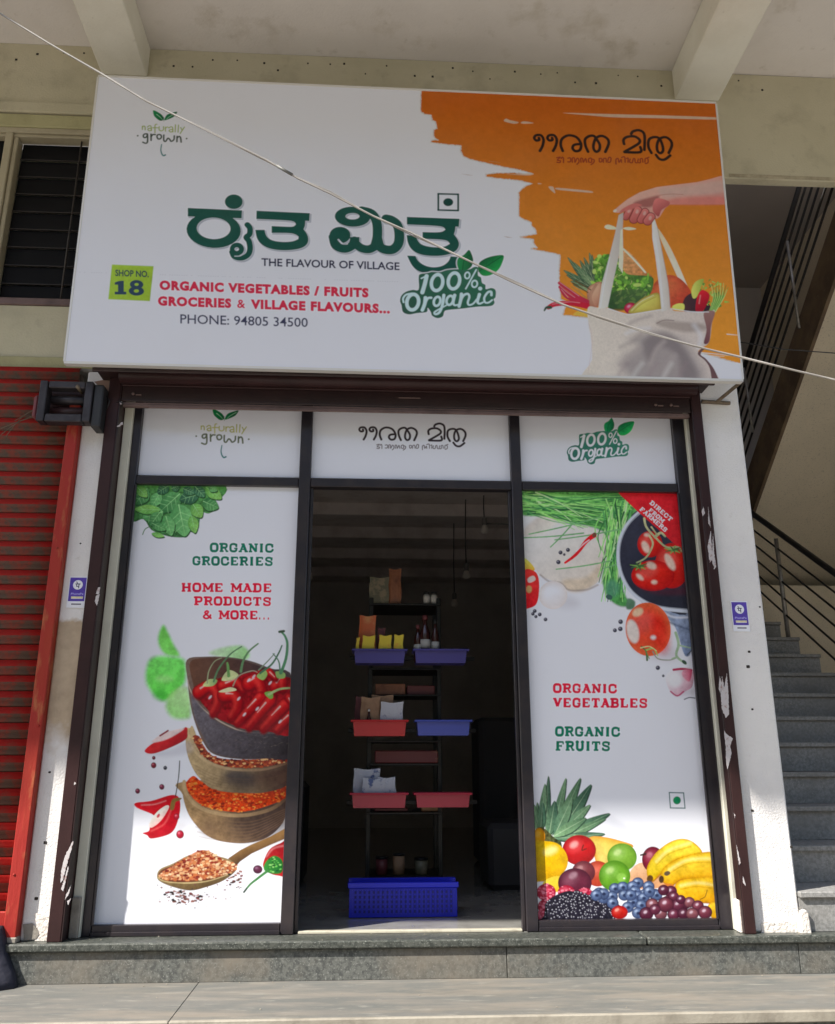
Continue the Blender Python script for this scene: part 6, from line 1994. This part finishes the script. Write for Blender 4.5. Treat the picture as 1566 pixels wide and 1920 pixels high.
def bottle(px, y, pyt, r_, lb, zb_, cap=M['maroon']):
    a = on_y(px, pyt, y)
    x = max(a[0], T2[0]+.020) if px > 760 else a[0]
    zt = a[2]
    h = zt-zb_
    t = thing('sauce_bottle', lb, 'bottle', (x, y, zb_))
    lathe('glass_body', M['bottle'], t, x, y, [(r_*.9, zb_), (r_, zb_+.01), (r_, zb_+h*.62), (r_*.45, zb_+h*.78), (r_*.4, zb_+h*.9)], 14)
    lathe('cap', cap, t, x, y, [(r_*.5, zb_+h*.901), (r_*.5, zt)], 12)
    lathe('label', M['label_white'], t, x, y, [(r_+.001, zb_+h*.30), (r_+.001, zb_+h*.48)], 14)


bottle(773, RY-.09, 1172, .022, 'small dark bottle at the left of the bottle group', T2[5]+.007)
bottle(797, RY-.09, 1154, .030, 'tallest dark sauce bottle with two pale labels', T2[5]+.007)
bottle(816, RY-.09, 1162, .022, 'slim dark bottle at the right of the bottle group', T2[5]+.007, M['black'])
packet('kraft_packet', 662, 1306, 682, 1348, M['maroon'], 'dark plum packet at the left of the middle tier', 'packet', RY-.045, .02, zb_=T3[5]+.007)
packet('kraft_packet', 677, 1308, 712, 1348, M['kraft'], 'brown kraft paper packet on the middle tier', 'packet', RY-.09, .04, zb_=T3[5]+.007)
packet('kraft_packet', 700, 1304, 740, 1348, M['kraft'], 'brown kraft paper bag behind the white packet', 'packet', RY-.05, .03, lean=-.05, zb_=T3[5]+.007)
packet('white_packet', 714, 1317, 762, 1348, M['white_pack'], 'crumpled white paper packet with faint print on the red tub', 'packet', RY-.118, .025, lean=.0, zb_=T3[5]+.007)
bottle(692, RY-.122, 1330, .013, 'tiny bottle with a white cap before the kraft packet', T3[5]+.007, M['label_white'])
packet('printed_packet', 659, 1442, 712, 1486, M['bluewhite'], 'large blue and white packet on the bottom tier', 'packet', RY-.07, .035, zb_=T5[5]+.007)
packet('printed_packet', 680, 1460, 722, 1486, M['bluewhite'], 'blue patterned packet lying in front of the large one', 'packet', RY-.12, .03, zb_=T5[5]+.007)
packet('printed_packet', 713, 1458, 746, 1486, M['bluewhite'], 'blue and white packet leaning to the left on the bottom tier', 'packet', RY-.11, .03, lean=-.12, zb_=T5[5]+.007)
ta, tb_ = P(703, 1407), P(822, 1431)
o = box('maroon_tray', M['maroon'], None, ta[0], tb_[0], RY+.001, RY+.28, tb_[2], ta[2], .006)
tag(o, 'dull maroon tray on the rack between the red and crimson tubs', 'tray')
box('tray_rail', M['rack'], rk, UX[0], UX[1], RY, RY+.3, tb_[2]-.014, tb_[2]-.001, .002)
for i, (a, b, c, d, lb) in enumerate(((702, 765, 1545, 1553, 'flat pale packet lying low on the rack, left side'), (790, 830, 1538, 1552, 'flat dark packet lying low on the rack, right side'))):
    p, q = on_y(a, c, RY+.05), on_y(b, d, RY+.05)
    o = box('flat_packet', M['kraft'] if i else M['maroon'], None, p[0], q[0], RY+.03, RY+.3, shelves[3]+.001, shelves[3]+.02+.012*i, .004)
    tag(o, lb, 'packet')
ga, gb_ = P(704, 1282, RY+.05), P(816, 1303, RY+.05)
box('shelf', M['rack'], rk, UX[0]-.012, UX[1]+.012, RY+.005, RY+.33, gb_[2]-.010, gb_[2]-.001, .002)
o = box('brown_carton', M['brown_pack'], None, ga[0], ga[0]+.17, RY+.05, RY+.25, gb_[2], ga[2], .004)
tag(o, 'flat brown carton on the rack above the kraft paper packets, left half', 'carton')
o = box('brown_carton', M['maroon'], None, ga[0]+.18, gb_[0], RY+.06, RY+.25, gb_[2], ga[2]-.008, .004)
tag(o, 'flat dull maroon carton on the rack above the blue tub', 'carton')
for i, (px, h_, lb) in enumerate(((716, 1606, 'short dark tin on the lowest visible shelf, left'), (748, 1600, 'taller dark tin on the lowest visible shelf, middle'), (790, 1608, 'squat dark tin on the lowest visible shelf, right'))):
    sh_ = P(760, 1640, RY+.1)[2]
    a = on_y(px, h_, RY+.12)
    jt = thing('food_tin', lb, 'tin', (a[0], RY+.12, sh_))
    lathe('tin_body', (M['maroon'], M['kraft'], M['olive_pack'])[i], jt, a[0], RY+.12, [(.032+.004*(i == 2), sh_+.001), (.032+.004*(i == 2), a[2]-.012)], 14)
    lathe('lid', M['rack'], jt, a[0], RY+.12, [(.034+.004*(i == 2), a[2]-.0115), (.034+.004*(i == 2), a[2])], 14)
box('shelf', M['rack'], rk, UX[0]-.012, UX[1]+.012, RY+.005, RY+.33, sh_-.012, sh_, .002)
# blue crate
cr = thing('plastic_crate', 'bright blue slotted plastic crate on the shop floor behind the doorway', 'crate', (1.33, .42, Z0))
x0, x1, y0, y1, z1 = 1.083, 1.598, .345, .50, .195
box('crate_floor', M['crate_blue'], cr, x0+.012, x1-.012, y0+.012, y1-.012, Z0, Z0+.012, .002)
for (a, b, c, d) in ((x0, x1, y0, y0+.010), (x0, x1, y1-.010, y1), (x0, x0+.010, y0+.0105, y1-.0105), (x1-.010, x1, y0+.0105, y1-.0105)):
    box('crate_side', M['crate_blue'], cr, a, b, c, d, Z0+.001, z1-.026, .002)
box('crate_rim', M['crate_blue'], cr, x0-.008, x1+.008, y0-.010, y0+.006, z1-.025, z1, .003)
box('crate_rim', M['crate_blue'], cr, x0-.008, x1+.008, y1-.006, y1+.010, z1-.025, z1, .003)
bm = bmesh.new()
for k in range(40):
    x = x0+.014+k*(x1-x0-.028)/39
    bm_box(bm, x-.0028, x+.0028, y0-.007, y0-.0005, Z0+.016, z1-.034)
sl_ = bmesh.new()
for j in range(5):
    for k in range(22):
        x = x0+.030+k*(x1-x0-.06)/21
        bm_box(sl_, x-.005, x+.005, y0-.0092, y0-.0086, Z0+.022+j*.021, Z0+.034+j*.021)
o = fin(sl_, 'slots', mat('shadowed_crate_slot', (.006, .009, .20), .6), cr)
o['kind'] = 'stuff'
for z_ in (.085, .125):
    bm_box(bm, x0+.008, x1-.008, y0-.0085, y0-.0072, z_, z_+.004)
o = fin(bm, 'ribs', M['crate_blue'], cr)
o['kind'] = 'stuff'
# goods piled inside the crate and dark cartons around the room
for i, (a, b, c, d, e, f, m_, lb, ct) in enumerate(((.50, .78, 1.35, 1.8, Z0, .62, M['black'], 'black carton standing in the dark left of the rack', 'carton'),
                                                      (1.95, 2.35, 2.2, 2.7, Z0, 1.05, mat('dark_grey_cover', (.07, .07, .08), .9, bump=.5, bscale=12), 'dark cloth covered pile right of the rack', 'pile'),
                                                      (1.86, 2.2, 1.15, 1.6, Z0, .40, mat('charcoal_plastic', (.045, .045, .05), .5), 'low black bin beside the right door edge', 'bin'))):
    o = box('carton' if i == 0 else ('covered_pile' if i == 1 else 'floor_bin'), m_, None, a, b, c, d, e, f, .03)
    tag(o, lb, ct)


def bulb(px, py0, py1, y, lb):
    a, b = on_y(px, py0, y), on_y(px, py1, y)
    x = .5*(a[0]+b[0])
    zb_ = b[2]
    zt = 2.76
    t = thing('hanging_bulb', lb, 'lamp', (x, y, zt))
    tube('flex', M['black'], t, [(x+.004, y, zt), (x-.003, y, (zt+zb_)/2), (x, y, zb_+.12)], .0045, 6)
    lathe('holder', M['pvc'], t, x, y, [(.010, zb_+.125), (.018, zb_+.115), (.019, zb_+.068)], 12)
    lathe('glass_bulb', M['bulb'], t, x, y, [(.014, zb_+.067), (.020, zb_+.055), (.030, zb_+.030), (.029, zb_+.015), (.018, zb_+.003), (.004, zb_)], 14)


bulb(908, 925, 1001, 1.95, 'unlit bulb hanging nearest the door top, right side')
bulb(874, 990, 1086, 2.4, 'unlit bulb hanging lower, between the nearest and the faint far one')
bulb(581, 985, 1090, 2.4, 'unlit bulb hanging at the left edge of the doorway')
bulb(852, 1060, 1138, 3.1, 'faint far unlit bulb hanging above the bottles')
pc = thing('conduit_pipe', 'thin grey conduit crossing under the ceiling at the right of the doorway', 'pipe')
tube('pipe_run', M['pvc'], pc, [on_y(905, 981, 1.98), on_y(975, 984, 1.98)], .006, 8)

# =================================================================== LUMP FOR AN UNIDENTIFIED DARK SHAPE AT THE LEFT EDGE
bm = bmesh.new()
pts = [(-.62, -.20), (-.30, -.20)]
prof_l = [on_y(30, 1843, -.2), on_y(24, 1826, -.19), on_y(17, 1808, -.185), on_y(9, 1785, -.18), on_y(7, 1762, -.175), on_y(1, 1738, -.17)]
rings = []
for i, p in enumerate(prof_l):
    wq = .085-.008*i
    xs = [p[0], p[0]-.02, p[0]-.2, p[0]-.5]
    rings.append([(xs[0], p[1]+.03, p[2]), (xs[0]-.004, p[1]-.005, p[2]), (xs[1]-.04, p[1]-wq*.5, p[2]), (xs[2], p[1]-wq-.012, p[2]), (xs[3], p[1]-wq, p[2]), (xs[3], p[1]+.03, p[2])])
zmin = -.111
rings[0] = [(a, b, zmin) for a, b, c in rings[0]]
V = [[bm.verts.new(p) for p in r] for r in rings]
for a, b in zip(V, V[1:]):
    for i in range(6):
        bm.faces.new((a[i], a[(i+1) % 6], b[(i+1) % 6], b[i]))
bm.faces.new(V[0][::-1])
bm.faces.new(V[-1])
bmesh.ops.subdivide_edges(bm, edges=list(bm.edges), cuts=1, use_grid_fill=True)
o = fin(bm, 'dark_lump', M['navy_matte'], None, smooth=True)
tag(o, 'dark navy bundle on the stone tread at the left edge', 'lump')
